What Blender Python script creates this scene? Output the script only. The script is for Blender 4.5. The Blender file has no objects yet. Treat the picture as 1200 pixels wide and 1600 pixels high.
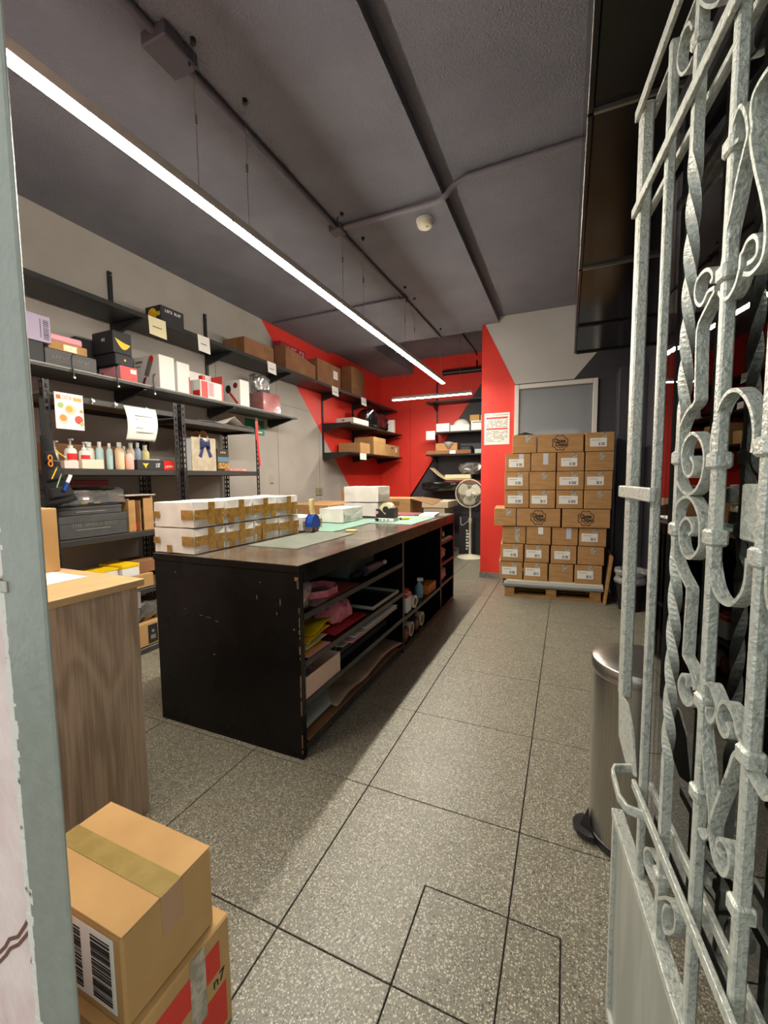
import bpy, bmesh, math, random
from mathutils import Vector, Matrix, noise
random.seed(7)
scene = bpy.context.scene
C = scene.collection
PI = math.pi
R = math.radians

# ------------------------------------------------------------ camera, world, light, exposure
cam_d = bpy.data.cameras.new('camera')
cam_d.sensor_fit = 'VERTICAL'
cam_d.sensor_height = 24.0
cam_d.lens = 24.0 * 657.0 / 1600.0
cam_d.clip_start = 0.02
cam = bpy.data.objects.new('camera', cam_d)
C.objects.link(cam)
cam.matrix_world = (Matrix.Translation((0, 0, 1.273)) @ Matrix.Rotation(R(23.49), 4, 'Z')
                    @ Matrix.Rotation(R(90 - 4.65), 4, 'X') @ Matrix.Rotation(R(-0.55), 4, 'Z'))
scene.camera = cam

world = bpy.data.worlds.new('world')
scene.world = world
world.use_nodes = True
bg = world.node_tree.nodes['Background']
bg.inputs[0].default_value = (0.95, 1.0, 0.96, 1)
bg.inputs[1].default_value = 0.85
LED_POWER = 140.0          # emission strength of the linear lamps' diffusers

vs = scene.view_settings
vs.view_transform = 'Standard'
vs.look = 'None'
vs.exposure = 0.5
vs.gamma = 1.0
vs.use_curve_mapping = False

# ------------------------------------------------------------ helpers
def lin(h):
    h = h.lstrip('#')
    v = [int(h[i:i + 2], 16) / 255 for i in (0, 2, 4)]
    return tuple(c / 12.92 if c <= 0.04045 else ((c + 0.055) / 1.055) ** 2.4 for c in v)

MATS = {}
def mat(name, col, rough=0.6, metal=0.0, col2=None, scale=20.0, lo=0.4, hi=0.6, bump=0.0, bscale=60.0,
        spec=0.5, stretch=None, emit=None, alpha=None, trans=0.0, rvar=0.0, coat=0.0, world_co=False, detail=4.0):
    if name in MATS: return MATS[name]
    m = bpy.data.materials.new(name); m.use_nodes = True
    nt = m.node_tree; n = nt.nodes; l = nt.links
    p = n['Principled BSDF']
    c = lin(col) if isinstance(col, str) else col
    p.inputs['Base Color'].default_value = (*c, 1)
    p.inputs['Roughness'].default_value = rough
    p.inputs['Metallic'].default_value = metal
    p.inputs['Specular IOR Level'].default_value = spec
    p.inputs['Coat Weight'].default_value = coat
    if trans: p.inputs['Transmission Weight'].default_value = trans
    vec = None
    if col2 is not None or bump or rvar:
        if world_co:
            g = n.new('ShaderNodeNewGeometry'); out = g.outputs['Position']
        else:
            g = n.new('ShaderNodeTexCoord'); out = g.outputs['Object']
        mp = n.new('ShaderNodeMapping'); l.new(out, mp.inputs[0])
        if stretch: mp.inputs['Scale'].default_value = stretch
        vec = mp.outputs[0]
    if col2 is not None:
        c2 = lin(col2) if isinstance(col2, str) else col2
        nz = n.new('ShaderNodeTexNoise'); nz.inputs['Scale'].default_value = scale; nz.inputs['Detail'].default_value = detail
        l.new(vec, nz.inputs['Vector'])
        rp = n.new('ShaderNodeValToRGB'); rp.color_ramp.elements[0].position = lo; rp.color_ramp.elements[1].position = hi
        rp.color_ramp.elements[0].color = (*c, 1); rp.color_ramp.elements[1].color = (*c2, 1)
        l.new(nz.outputs['Fac'], rp.inputs[0]); l.new(rp.outputs[0], p.inputs['Base Color'])
    if rvar:
        nz = n.new('ShaderNodeTexNoise'); nz.inputs['Scale'].default_value = scale * .7; l.new(vec, nz.inputs['Vector'])
        mr = n.new('ShaderNodeMapRange'); mr.inputs[3].default_value = max(0.02, rough - rvar); mr.inputs[4].default_value = min(1, rough + rvar)
        mr.inputs[1].default_value = .3; mr.inputs[2].default_value = .7
        l.new(nz.outputs['Fac'], mr.inputs[0]); l.new(mr.outputs[0], p.inputs['Roughness'])
    if bump:
        nb = n.new('ShaderNodeTexNoise'); nb.inputs['Scale'].default_value = bscale; nb.inputs['Detail'].default_value = 3
        l.new(vec, nb.inputs['Vector'])
        b = n.new('ShaderNodeBump'); b.inputs['Strength'].default_value = bump; b.inputs['Distance'].default_value = 0.01
        l.new(nb.outputs['Fac'], b.inputs['Height']); l.new(b.outputs[0], p.inputs['Normal'])
    if emit:
        p.inputs['Emission Color'].default_value = (*emit[0], 1); p.inputs['Emission Strength'].default_value = emit[1]
    MATS[name] = m
    return m

def clear_film(name, tint=(1, 1, 1), gloss=0.16, rough=0.12, cover=0.12):
    """thin clear plastic or glass: mostly see-through, a fresnel gloss, a little milky cover"""
    if name in MATS: return MATS[name]
    m = bpy.data.materials.new(name); m.use_nodes = True
    nt = m.node_tree; n = nt.nodes; l = nt.links
    n.remove(n['Principled BSDF'])
    tr = n.new('ShaderNodeBsdfTransparent'); tr.inputs[0].default_value = (*tint, 1)
    gl = n.new('ShaderNodeBsdfGlossy'); gl.inputs['Roughness'].default_value = rough
    df = n.new('ShaderNodeBsdfDiffuse'); df.inputs[0].default_value = (.8, .8, .8, 1)
    fr = n.new('ShaderNodeFresnel'); fr.inputs[0].default_value = 1.5
    ad = n.new('ShaderNodeMath'); ad.operation = 'ADD'; ad.inputs[1].default_value = gloss; ad.use_clamp = True
    l.new(fr.outputs[0], ad.inputs[0])
    m1 = n.new('ShaderNodeMixShader'); m1.inputs[0].default_value = cover; l.new(tr.outputs[0], m1.inputs[1]); l.new(df.outputs[0], m1.inputs[2])
    m2 = n.new('ShaderNodeMixShader'); l.new(ad.outputs[0], m2.inputs[0]); l.new(m1.outputs[0], m2.inputs[1]); l.new(gl.outputs[0], m2.inputs[2])
    l.new(m2.outputs[0], n['Material Output'].inputs[0])
    MATS[name] = m
    return m

class G:
    """collects faces; build() links them as ONE mesh object"""
    def __init__(s): s.v = []; s.f = []; s.m = []
    def _add(s, vs, fs, m=0):
        k = len(s.v); s.v += [tuple(v) for v in vs]
        s.f += [tuple(i + k for i in f) for f in fs]; s.m += [m] * len(fs)
        return s
    def box(s, x0, x1, y0, y1, z0, z1, m=0):
        return s._add([(x0,y0,z0),(x1,y0,z0),(x1,y1,z0),(x0,y1,z0),(x0,y0,z1),(x1,y0,z1),(x1,y1,z1),(x0,y1,z1)],
                      [(0,3,2,1),(4,5,6,7),(0,1,5,4),(1,2,6,5),(2,3,7,6),(3,0,4,7)], m)
    def cbox(s, c, d, m=0): return s.box(c[0]-d[0]/2, c[0]+d[0]/2, c[1]-d[1]/2, c[1]+d[1]/2, c[2]-d[2]/2, c[2]+d[2]/2, m)
    def obox(s, c, ax, ay, az, m=0):
        c, ax, ay, az = map(Vector, (c, ax, ay, az))
        P = [c + ax*i + ay*j + az*k for k in (-.5,.5) for i, j in ((-.5,-.5),(.5,-.5),(.5,.5),(-.5,.5))]
        return s._add(P, [(0,3,2,1),(4,5,6,7),(0,1,5,4),(1,2,6,5),(2,3,7,6),(3,0,4,7)], m)
    def poly(s, pts, m=0): return s._add(pts, [tuple(range(len(pts)))], m)
    def prism(s, pts, axis, a0, a1, m=0):
        """pts: outline in the two other axes (cyclic order kept), extruded along axis"""
        def P(u, v, w): return {'x': (w, u, v), 'y': (u, w, v), 'z': (u, v, w)}[axis]
        n = len(pts); V = [P(u, v, a0) for u, v in pts] + [P(u, v, a1) for u, v in pts]
        F = [tuple(range(n))[::-1], tuple(range(n, 2*n))] + [(i, (i+1) % n, n+(i+1) % n, n+i) for i in range(n)]
        return s._add(V, F, m)
    def tube(s, path, r, n=8, m=0, cap=True, closed=False):
        path = [Vector(p) for p in path]; N = len(path)
        rr = r if isinstance(r, (list, tuple)) else [r] * N
        V = []; prev = None
        for i, p in enumerate(path):
            if closed: t = path[(i+1) % N] - path[i-1]
            else: t = path[min(i+1, N-1)] - path[max(i-1, 0)]
            t.normalize()
            if prev is None:
                a = Vector((0, 0, 1)) if abs(t.z) < .9 else Vector((1, 0, 0))
                u = t.cross(a).normalized()
            else:
                u = (prev - t * prev.dot(t)); u.normalize()
            prev = u; w = t.cross(u)
            V += [p + (u * math.cos(2*PI*k/n) + w * math.sin(2*PI*k/n)) * rr[i] for k in range(n)]
        F = []
        for i in range(N if closed else N - 1):
            j = (i + 1) % N
            F += [(i*n+k, i*n+(k+1) % n, j*n+(k+1) % n, j*n+k) for k in range(n)]
        if cap and not closed: F += [tuple(range(n))[::-1], tuple(range((N-1)*n, N*n))]
        return s._add(V, F, m)
    def cyl(s, c, r, z0, z1, n=24, m=0, r1=None):
        r1 = r if r1 is None else r1
        return s.lathe([(r, z0), (r1, z1)], c, n, m)
    def lathe(s, prof, c=(0, 0), n=24, m=0, cap=True, ax='z'):
        V = []; F = []
        for r, z in prof:
            for k in range(n):
                a = 2*PI*k/n; u, w = r*math.cos(a), r*math.sin(a)
                if ax == 'z': V.append((c[0]+u, c[1]+w, z))
                elif ax == 'y': V.append((c[0]+u, z, c[1]+w))
                else: V.append((z, c[0]+u, c[1]+w))
        for i in range(len(prof)-1):
            F += [(i*n+k, i*n+(k+1) % n, (i+1)*n+(k+1) % n, (i+1)*n+k) for k in range(n)]
        if cap: F += [tuple(range(n))[::-1], tuple(range((len(prof)-1)*n, len(prof)*n))]
        return s._add(V, F, m)
    def sweep(s, path, wid, thk, nrm, m=0, closed=False):
        """flat bar: path in a plane with normal nrm; wid along nrm, thk across"""
        path = [Vector(p) for p in path]; nrm = Vector(nrm).normalized(); N = len(path); V = []
        for i, p in enumerate(path):
            t = (path[(i+1) % N] - path[i-1]) if closed else (path[min(i+1, N-1)] - path[max(i-1, 0)])
            t.normalize(); b = nrm.cross(t).normalized()
            V += [p + nrm*wid/2 + b*thk/2, p + nrm*wid/2 - b*thk/2, p - nrm*wid/2 - b*thk/2, p - nrm*wid/2 + b*thk/2]
        F = []
        for i in range(N if closed else N-1):
            j = (i+1) % N
            F += [(i*4+k, i*4+(k+1) % 4, j*4+(k+1) % 4, j*4+k) for k in range(4)]
        if not closed: F += [(0,1,2,3), ((N-1)*4+3, (N-1)*4+2, (N-1)*4+1, (N-1)*4)]
        return s._add(V, F, m)
    def surf(s, fn, nu, nv, m=0):
        V = [fn(i/nu, j/nv) for j in range(nv+1) for i in range(nu+1)]
        F = [(j*(nu+1)+i, j*(nu+1)+i+1, (j+1)*(nu+1)+i+1, (j+1)*(nu+1)+i) for j in range(nv) for i in range(nu)]
        return s._add(V, F, m)
    def build(s, name, mats, parent=None, bevel=0.0, smooth=False, local=False, solid=0.0, loc=None, seg=1):
        """vertices are world coordinates unless local; a child is stored relative to its parents"""
        me = bpy.data.meshes.new(name)
        o = bpy.data.objects.new(name, me); C.objects.link(o)
        off = Vector((0, 0, 0))
        if parent is not None:
            o.parent = parent
            if not local:
                q = parent
                while q is not None: off += q.location; q = q.parent
        elif not local:
            xs = list(zip(*s.v)); off = Vector(((min(xs[0])+max(xs[0]))/2, (min(xs[1])+max(xs[1]))/2, min(xs[2])))
            o.location = off
        me.from_pydata([tuple(Vector(v) - off) for v in s.v], [], s.f)
        for mm in (mats if isinstance(mats, (list, tuple)) else [mats]): me.materials.append(mm)
        me.polygons.foreach_set('material_index', s.m)
        bm = bmesh.new(); bm.from_mesh(me)
        bmesh.ops.recalc_face_normals(bm, faces=bm.faces)
        if bevel: bmesh.ops.bevel(bm, geom=[e for e in bm.edges if len(e.link_faces) == 2 and e.calc_face_angle(0) > .5], offset=bevel, segments=seg, affect='EDGES', profile=.5)
        if smooth:
            for f in bm.faces: f.smooth = True
        bm.to_mesh(me); bm.free()
        if smooth: 
            try: me.set_sharp_from_angle(angle=R(50))
            except Exception: pass
        if solid:
            md = o.modifiers.new('solid', 'SOLIDIFY'); md.thickness = solid; md.offset = 0
        if loc is not None: o.location = loc
        return o

def tag(o, label, cat, group=None):
    o['label'] = label; o['category'] = cat
    if group: o['group'] = group
    return o
def struct(o, label=None):
    o['kind'] = 'structure'
    if label: o['label'] = label
    return o
def thing(name, label, cat, loc=(0, 0, 0), rotz=0.0, group=None, rot=None):
    o = bpy.data.objects.new(name, None); C.objects.link(o)
    o.empty_display_size = .05
    o.location = loc; o.rotation_euler = rot if rot else (0, 0, rotz)
    return tag(o, label, cat, group)
def dup(root, loc, rotz=None, label=None):
    r = root.copy(); C.objects.link(r); r.location = loc
    if rotz is not None: r.rotation_euler = (0, 0, rotz)
    if label: r['label'] = label
    for ch in list(root.children):
        c = ch.copy(); C.objects.link(c); c.parent = r
        for g in list(ch.children):
            d = g.copy(); C.objects.link(d); d.parent = c
    return r
def text(name, body, size, m, parent, M4, shear=0.0, depth=0.0004, bold=0.0, align='CENTER', width=None):
    """flat lettering as a mesh part; M4 places it (x to the right, y up) in the parent's space"""
    cu = bpy.data.curves.new(name, 'FONT'); cu.body = body; cu.size = size; cu.shear = shear; cu.extrude = depth; cu.offset = bold
    cu.align_x = align; cu.align_y = 'CENTER'; cu.resolution_u = 2
    t = bpy.data.objects.new(name + '_tmp', cu); C.objects.link(t)
    bpy.context.view_layer.update()
    me = bpy.data.meshes.new_from_object(t.evaluated_get(bpy.context.evaluated_depsgraph_get()))
    bpy.data.objects.remove(t)
    if width:
        xs = [v.co.x for v in me.vertices]; w = max(xs) - min(xs)
        for v in me.vertices: v.co.x *= width / w
    me.transform(M4); me.materials.clear(); me.materials.append(m)
    o = bpy.data.objects.new(name, me); C.objects.link(o); o.parent = parent
    return o
def face_px(x, y, z): return Matrix(((0, 0, 1, x), (1, 0, 0, y), (0, 1, 0, z), (0, 0, 0, 1)))     # on a face looking +x: right = +y
def face_my(x, y, z): return Matrix(((1, 0, 0, x), (0, 0, -1, y), (0, 1, 0, z), (0, 0, 0, 1)))    # on a face looking -y: right = +x

def crumple(amp, sc, seed=0.0):
    return lambda p: Vector(p) + noise.noise_vector(Vector(p) * sc + Vector((seed, seed*2, seed*3))) * amp

# ------------------------------------------------------------ materials
m_ceil = mat('ceiling_paint', '#75767F', .75, col2='#6E6F79', scale=3, bump=.8, bscale=110, world_co=True)
m_grey = mat('grey_wall_paint', '#A8A29A', .7, col2='#A09A92', scale=2, bump=.05, bscale=90)
m_red = mat('red_wall_paint', '#E4382A', .55, col2='#DA3225', scale=2, bump=.05, bscale=90)
m_dark = mat('charcoal_wall_paint', '#3A3940', .6, col2='#36353C', scale=2, bump=.05, bscale=90)
m_white = mat('white_paint', '#D5D3CC', .5)
m_base = mat('grey_stone_base', '#8B8782', .5, col2='#6F6B66', scale=60)
m_black = mat('black_metal', '#1B1A1B', .42, col2='#222122', scale=30, spec=.5)
m_lam = mat('black_lacquer', '#0B0909', .3, col2='#110E0E', scale=9, rvar=.1, spec=.22)
m_top = mat('worn_dark_top', '#54483F', .18, col2='#665A50', scale=5, rvar=.09, spec=.6)
m_chip = mat('chipped_edge', '#7A5A40', .8)
m_card = mat('kraft_cardboard', '#B58A59', .85, col2='#AA8050', scale=6, stretch=(1, 1, 6), bump=.05, bscale=120)
m_card2 = mat('pale_cardboard', '#BC9560', .85, col2='#B08955', scale=5, bump=.04, bscale=100)
m_card3 = mat('brown_cardboard', '#8F6440', .85, col2='#84593A', scale=5, bump=.04, bscale=100)
m_cardin = mat('cardboard_inside', '#7D5B39', .9)
m_tape = mat('clear_packing_tape', '#B9AE9B', .18, col2='#8F8474', scale=45, spec=.8)
m_btape = mat('brown_packing_tape', '#A67F3C', .22, col2='#8D6A30', scale=40, spec=.6)
m_label = mat('white_label', '#E8E6E0', .55)
m_ink = mat('black_ink', '#1C1A1A', .7)
m_gink = mat('grey_ink', '#77736F', .7)
m_lid_black = mat('matt_black_board', '#26262A', .6)
m_greybox = mat('dark_grey_board', '#4A4A4A', .55, col2='#444444', scale=12)
m_redp = mat('red_print', '#D8281F', .4)
m_pinkp = mat('pink_print', '#E59CA6', .5)
m_yel = mat('yellow_print', '#F2C810', .45)
m_paper = mat('white_paper', '#E9E6DE', .6)
m_wrap = mat('white_wrapping_paper', '#E6E2DA', .5, col2='#DAD6CE', scale=8, bump=.25, bscale=14)
m_steel = mat('brushed_steel', '#A8A49B', .3, .9, col2='#9C988F', scale=8, stretch=(30, 30, .6))
m_silver = mat('silver_painted_iron', '#C6C9C0', .38, .35, col2='#858D87', scale=110, lo=.5, hi=.8, bump=.3, bscale=220)
m_wood = None
m_panel = mat('silver_sheet', '#A9ABA2', .42, .3, col2='#989B93', scale=4, stretch=(6, 6, .7))
m_plast_b = mat('black_plastic', '#1C1B1E', .4)
m_film = clear_film('clear_plastic_film')
m_film_m = clear_film('milky_plastic_film', gloss=.12, rough=.25, cover=.3)
m_cream = mat('cream_plastic', '#DCD6BE', .4)

def nodes_of(name):
    m = bpy.data.materials.new(name); m.use_nodes = True; MATS[name] = m
    return m, m.node_tree.nodes, m.node_tree.links, m.node_tree.nodes['Principled BSDF']

def wood_mat():
    m, n, l, p = nodes_of('walnut_laminate')
    tc = n.new('ShaderNodeTexCoord'); mp = n.new('ShaderNodeMapping'); mp.inputs['Scale'].default_value = (3, 3.6, .8)
    l.new(tc.outputs['Object'], mp.inputs[0])
    n1 = n.new('ShaderNodeTexNoise'); n1.inputs['Scale'].default_value = 1.6; n1.inputs['Detail'].default_value = 2; n1.inputs['Distortion'].default_value = .6
    l.new(mp.outputs[0], n1.inputs['Vector'])
    ml = n.new('ShaderNodeMath'); ml.operation = 'MULTIPLY'; ml.inputs[1].default_value = 34
    l.new(n1.outputs['Fac'], ml.inputs[0])
    sn = n.new('ShaderNodeMath'); sn.operation = 'SINE'; l.new(ml.outputs[0], sn.inputs[0])
    n2 = n.new('ShaderNodeTexNoise'); n2.inputs['Scale'].default_value = 18; n2.inputs['Detail'].default_value = 6
    mp2 = n.new('ShaderNodeMapping'); mp2.inputs['Scale'].default_value = (4, 8, .25); l.new(tc.outputs['Object'], mp2.inputs[0]); l.new(mp2.outputs[0], n2.inputs['Vector'])
    ad = n.new('ShaderNodeMath'); ad.operation = 'MULTIPLY_ADD'; ad.inputs[1].default_value = .13; l.new(sn.outputs[0], ad.inputs[0]); l.new(n2.outputs['Fac'], ad.inputs[2])
    rp = n.new('ShaderNodeValToRGB'); e = rp.color_ramp.elements
    e[0].position = .3; e[0].color = (*lin('#9C8974'), 1); e[1].position = .72; e[1].color = (*lin('#C0AD96'), 1)
    l.new(ad.outputs[0], rp.inputs[0]); l.new(rp.outputs[0], p.inputs['Base Color'])
    p.inputs['Roughness'].default_value = .5
    return m
m_wood = wood_mat()
m_woodtop = mat('pale_wood_laminate', '#C2A578', .45, col2='#B89B6E', scale=4, stretch=(8, .8, 1))

def terrazzo():
    m, n, l, p = nodes_of('terrazzo')
    g = n.new('ShaderNodeNewGeometry')
    base = n.new('ShaderNodeTexNoise'); base.inputs['Scale'].default_value = 3.0; l.new(g.outputs['Position'], base.inputs['Vector'])
    br = n.new('ShaderNodeValToRGB'); br.color_ramp.elements[0].color = (*lin('#6A6657'), 1); br.color_ramp.elements[1].color = (*lin('#787363'), 1)
    l.new(base.outputs['Fac'], br.inputs[0])
    cur = br.outputs[0]
    for sc, thr, col, rnd in ((95, .30, '#ABA695', .42), (70, .26, '#45413C', .30), (150, .33, '#BCB7A8', .35), (170, .33, '#4E4A45', .35), (42, .2, '#948E7F', .3), (120, .36, '#57524A', .4), (210, .4, '#A9A391', .4)):
        v = n.new('ShaderNodeTexVoronoi'); v.inputs['Scale'].default_value = sc; l.new(g.outputs['Position'], v.inputs['Vector'])
        sx = n.new('ShaderNodeSeparateColor'); l.new(v.outputs['Color'], sx.inputs[0])
        pick = n.new('ShaderNodeMath'); pick.operation = 'LESS_THAN'; pick.inputs[1].default_value = rnd; l.new(sx.outputs[0], pick.inputs[0])
        near = n.new('ShaderNodeMath'); near.operation = 'LESS_THAN'; near.inputs[1].default_value = thr; l.new(v.outputs['Distance'], near.inputs[0])
        both = n.new('ShaderNodeMath'); both.operation = 'MULTIPLY'; l.new(pick.outputs[0], both.inputs[0]); l.new(near.outputs[0], both.inputs[1])
        mx = n.new('ShaderNodeMix'); mx.data_type = 'RGBA'; l.new(both.outputs[0], mx.inputs[0]); l.new(cur, mx.inputs[6]); mx.inputs[7].default_value = (*lin(col), 1)
        cur = mx.outputs[2]
    l.new(cur, p.inputs['Base Color'])
    rn = n.new('ShaderNodeTexNoise'); rn.inputs['Scale'].default_value = 5; l.new(g.outputs['Position'], rn.inputs['Vector'])
    mr = n.new('ShaderNodeMapRange'); mr.inputs[3].default_value = .34; mr.inputs[4].default_value = .5; l.new(rn.outputs['Fac'], mr.inputs[0])
    l.new(mr.outputs[0], p.inputs['Roughness'])
    return m
m_terr = terrazzo()
m_grout = mat('dark_grout', '#3F3B36', .9)

def plaster():
    m, n, l, p = nodes_of('pink_plaster')
    tc = n.new('ShaderNodeTexCoord')
    a = n.new('ShaderNodeTexNoise'); a.inputs['Scale'].default_value = 7; a.inputs['Detail'].default_value = 6; a.inputs['Distortion'].default_value = .5; l.new(tc.outputs['Object'], a.inputs['Vector'])
    rp = n.new('ShaderNodeValToRGB'); rp.color_ramp.elements[0].position = .38; rp.color_ramp.elements[0].color = (*lin('#D9BDBB'), 1)
    rp.color_ramp.elements[1].position = .6; rp.color_ramp.elements[1].color = (*lin('#E6D2CE'), 1); l.new(a.outputs['Fac'], rp.inputs[0])
    l.new(rp.outputs[0], p.inputs['Base Color']); p.inputs['Roughness'].default_value = .85
    mp = n.new('ShaderNodeMapping'); mp.inputs['Scale'].default_value = (1, 1, .35); mp.inputs['Rotation'].default_value = (0, .6, 0); l.new(tc.outputs['Object'], mp.inputs[0])
    b = n.new('ShaderNodeTexNoise'); b.inputs['Scale'].default_value = 60; b.inputs['Detail'].default_value = 4; l.new(mp.outputs[0], b.inputs['Vector'])
    bp = n.new('ShaderNodeBump'); bp.inputs['Strength'].default_value = .5; bp.inputs['Distance'].default_value = .01; l.new(b.outputs['Fac'], bp.inputs['Height']); l.new(bp.outputs[0], p.inputs['Normal'])
    return m
m_pink = plaster()
m_frame = mat('grey_green_enamel', '#8B8E86', .4, col2='#868981', scale=30, bump=.12, bscale=90)

# ------------------------------------------------------------ the shell of the room
WL, WR, YB, YC, YF = -3.27, 0.72, 7.434, 5.311, 0.35
ZC, ZR, ZH = 3.106, 3.175, 3.40      # ceiling left of the beam step, right of it, recess at the back

fl = G().box(WL-.1, WR+.1, -1.2, YB+.1, -.05, -.006).build('floor', m_grout); struct(fl, 'grey terrazzo tile floor')
TX = [-3.126-.6+.6*i for i in range(9)]   # tile joints, -0.726 and -0.126 among them
TY = [-.318-.6+.6*i for i in range(15)]
gap = .0020
hx0, hx1, hy1 = -.377, .014, 1.164        # an inspection hatch cut into the tiles near the door
def tile(pts):
    G().prism(pts, 'z', -.006, 0).build('tile', m_terr, fl, bevel=.0012)
def rect(a, b, c, d): return [(a+gap, c+gap), (b-gap, c+gap), (b-gap, d-gap), (a+gap, d-gap)]
for i in range(8):
    for j in range(14):
        x0, x1 = max(TX[i], WL), min(TX[i+1], WR); y0, y1 = TY[j], min(TY[j+1], YB)
        if x1 - x0 < .02: continue
        if y0 < hy1 and y1 > .4 and x0 < hx1 and x1 > hx0 + .01:
            cx = max(hx0, x0) if x0 < hx0 else x0
            if y1 > hy1:
                if x0 < hx0: tile([(x0+gap, y0+gap), (hx0-gap, y0+gap), (hx0-gap, hy1+gap), (x1-gap, hy1+gap), (x1-gap, y1-gap), (x0+gap, y1-gap)]); tile(rect(hx0, x1, y0, hy1))
                else: tile([(x0+gap, hy1+gap), (hx1+gap, hy1+gap), (hx1+gap, y0+gap), (x1-gap, y0+gap), (x1-gap, y1-gap), (x0+gap, y1-gap)]); tile(rect(x0, hx1, y0, hy1))
            else:
                c = hx0 if x0 < hx0 else hx1
                tile(rect(x0, c, y0, y1)); tile(rect(c, x1, y0, y1))
        else: tile(rect(x0, x1, y0, y1))

# ceiling: main field, slightly higher field right of the step, recess at the back, low pocket at the back left
cg = G()
cg.box(WL-.1, -.787, YF, 5.50, ZC, ZC+.5)
cg.box(-.787, WR+.1, YF, YC+.1, ZR, ZC+.5)
cg.box(WL-.1, -2.62, 5.50, YB+.1, ZC+.05, ZC+.5)
cg.box(-2.62, -.9, 5.50, YB+.1, ZH, ZH+.2)
struct(cg.build('ceiling', m_ceil), 'dark purple grey textured ceiling')

def line_y(z): return 4.03 + (3.106 - z) * 1.055
wl = G()
zt = 3.62
wl.poly([(WL, -.0+YF, 0), (WL, line_y(0), 0), (WL, line_y(zt), zt), (WL, YF, zt)], 0)
wl.poly([(WL, line_y(0), 0), (WL, YB, 0), (WL, YB, zt), (WL, line_y(zt), zt)], 1)
wl.box(WL-.12, WL-.002, YF, YB+.1, 0, zt, 0)
wleft = struct(wl.build('wall_left', [m_grey, m_red]), 'grey wall with a diagonal red field')
for y in (4.27, 5.21, 3.30): G().box(WL-.001, WL+.0012, y, y+.007, 0, 2.45).build('panel_joint', m_gink, wleft)
G().box(WL-.001, WL+.0012, 3.3, 5.4, 2.19, 2.196).build('panel_joint', m_gink, wleft)

def line_x(z): return -1.517 + (z - 2.679) / 1.485
wb = G()
wb.poly([(WL, YB, 0), (line_x(0), YB, 0), (line_x(2.87), YB, 2.87), (-.88, YB, 2.87), (-.88, YB, zt), (WL, YB, zt)], 0)
wb.poly([(line_x(0), YB, 0), (-.88, YB, 0), (-.88, YB, 2.87), (line_x(2.87), YB, 2.87)], 1)
wb.box(WL-.1, -.88, YB+.002, YB+.12, 0, zt, 0)
wback = struct(wb.build('wall_back', [m_red, m_dark]), 'red back wall with charcoal corner')
G().box(-2.69, -2.683, YB-.0012, YB+.001, .9, 2.9).build('panel_joint', mat('dark_red_joint', '#8E1D18', .7), wback)

wc = G()
X0, X1 = -.985, WR
bx = lambda z: .047 + (z - 2.366) / 1.19
wc.poly([(X0, YC, 0), (-.591, YC, 0), (-.591, YC, 2.37), (-.955, YC, zt-.5), (X0, YC, zt-.5)], 0)
wc.poly([(-.591, YC, 2.366), (.047, YC, 2.366), (bx(zt-.5), YC, zt-.5), (-.955, YC, zt-.5)], 1)
wc.poly([(-.591, YC, 0), (X1, YC, 0), (X1, YC, zt-.5), (bx(zt-.5), YC, zt-.5), (.047, YC, 2.366), (-.591, YC, 2.366)], 2)
wc.poly([(X0, YC, zt-.5), (X1, YC, zt-.5), (X1, YC, zt), (X0, YC, zt)], 1)
wc.poly([(X0, YC, 0), (X0, YB, 0), (X0, YB, zt), (X0, YC, zt)], 2)
wc.box(X0+.002, X1, YC+.002, YB, 0, zt, 2)
wcen = struct(wc.build('wall_center', [m_red, mat('light_grey_paint', '#C4C2BE', .7, col2='#BFBDB9', scale=2), m_dark]), 'end wall painted red, grey and charcoal')
G().box(X0-.008, -.60, YC-.008, YC-.0005, 0, .074).build('baseboard', m_base, wcen)

struct(G().box(WR, WR+.12, YF, YC, 0, zt).build('wall_right', m_dark), 'charcoal side wall')
struct(G().box(.47, WR-.001, 4.98, YC-.001, .001, 2.38).build('trim_1', m_dark, bevel=.004), 'charcoal boxed pillar in the corner')

# front wall with the doorway we look through
fw_ = G()
fw_.box(WL-.1, -1.12, YF+.012, YF+.13, 0, zt).box(-1.12, -.79, YF+.003, YF+.0115, 0, 2.3).box(-1.12, -.684, YF+.012, YF+.13, 2.3, zt).box(.31, WR+1.2, YF+.012, YF+.13, 0, zt).box(-.792, .31, YF+.012, YF+.13, 2.3, zt)
wfr = struct(fw_.build('wall_front', m_pink), 'pink plastered street front')
for dz in (0, .018):      # a cracked spot in the plaster
    pts_ = [(-.93, .40), (-.911, .419), (-.89, .437), (-.874, .462), (-.845, .480), (-.82, .509), (-.800, .535)]
    G().sweep([(x, YF+.0025, z_+dz+random.uniform(-.004, .004)) for x, z_ in pts_], .0016, .006, (0, 1, 0)).build('crack', mat('bare_plaster', '#6E4A3C', .9), wfr)
jm = G()
jm.box(-.788, -.684, YF-.003, YF+.004, 0, 2.3)
jamb = struct(jm.build('trim_2', m_frame, bevel=.003), 'grey green metal door frame')
ed = G(); zz = 0
while zz < 2.2:       # the ragged edge where the plaster meets the frame
    h = random.uniform(.004, .016); w = random.uniform(.003, .008) + .004*math.sin(zz*23)
    ed.box(-.80, -.788+w, YF-.0015-random.random()*.002, YF+.012, zz, zz+h); zz += h
ed.build('plaster_edge', mat('old_white_paint', '#D8D2CA', .8, col2='#6B5147', scale=30, lo=.6, hi=.68), jamb)
G().box(-.798, -.772, YF-.006, YF+.001, 1.105, 1.122).build('strike_plate', m_steel, jamb, bevel=.001)
struct(G().box(.215, .31, YF, YF+.14, 0, 2.3).build('trim_3', m_frame, bevel=.003), 'grey green metal door frame on the hinge side')
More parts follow.
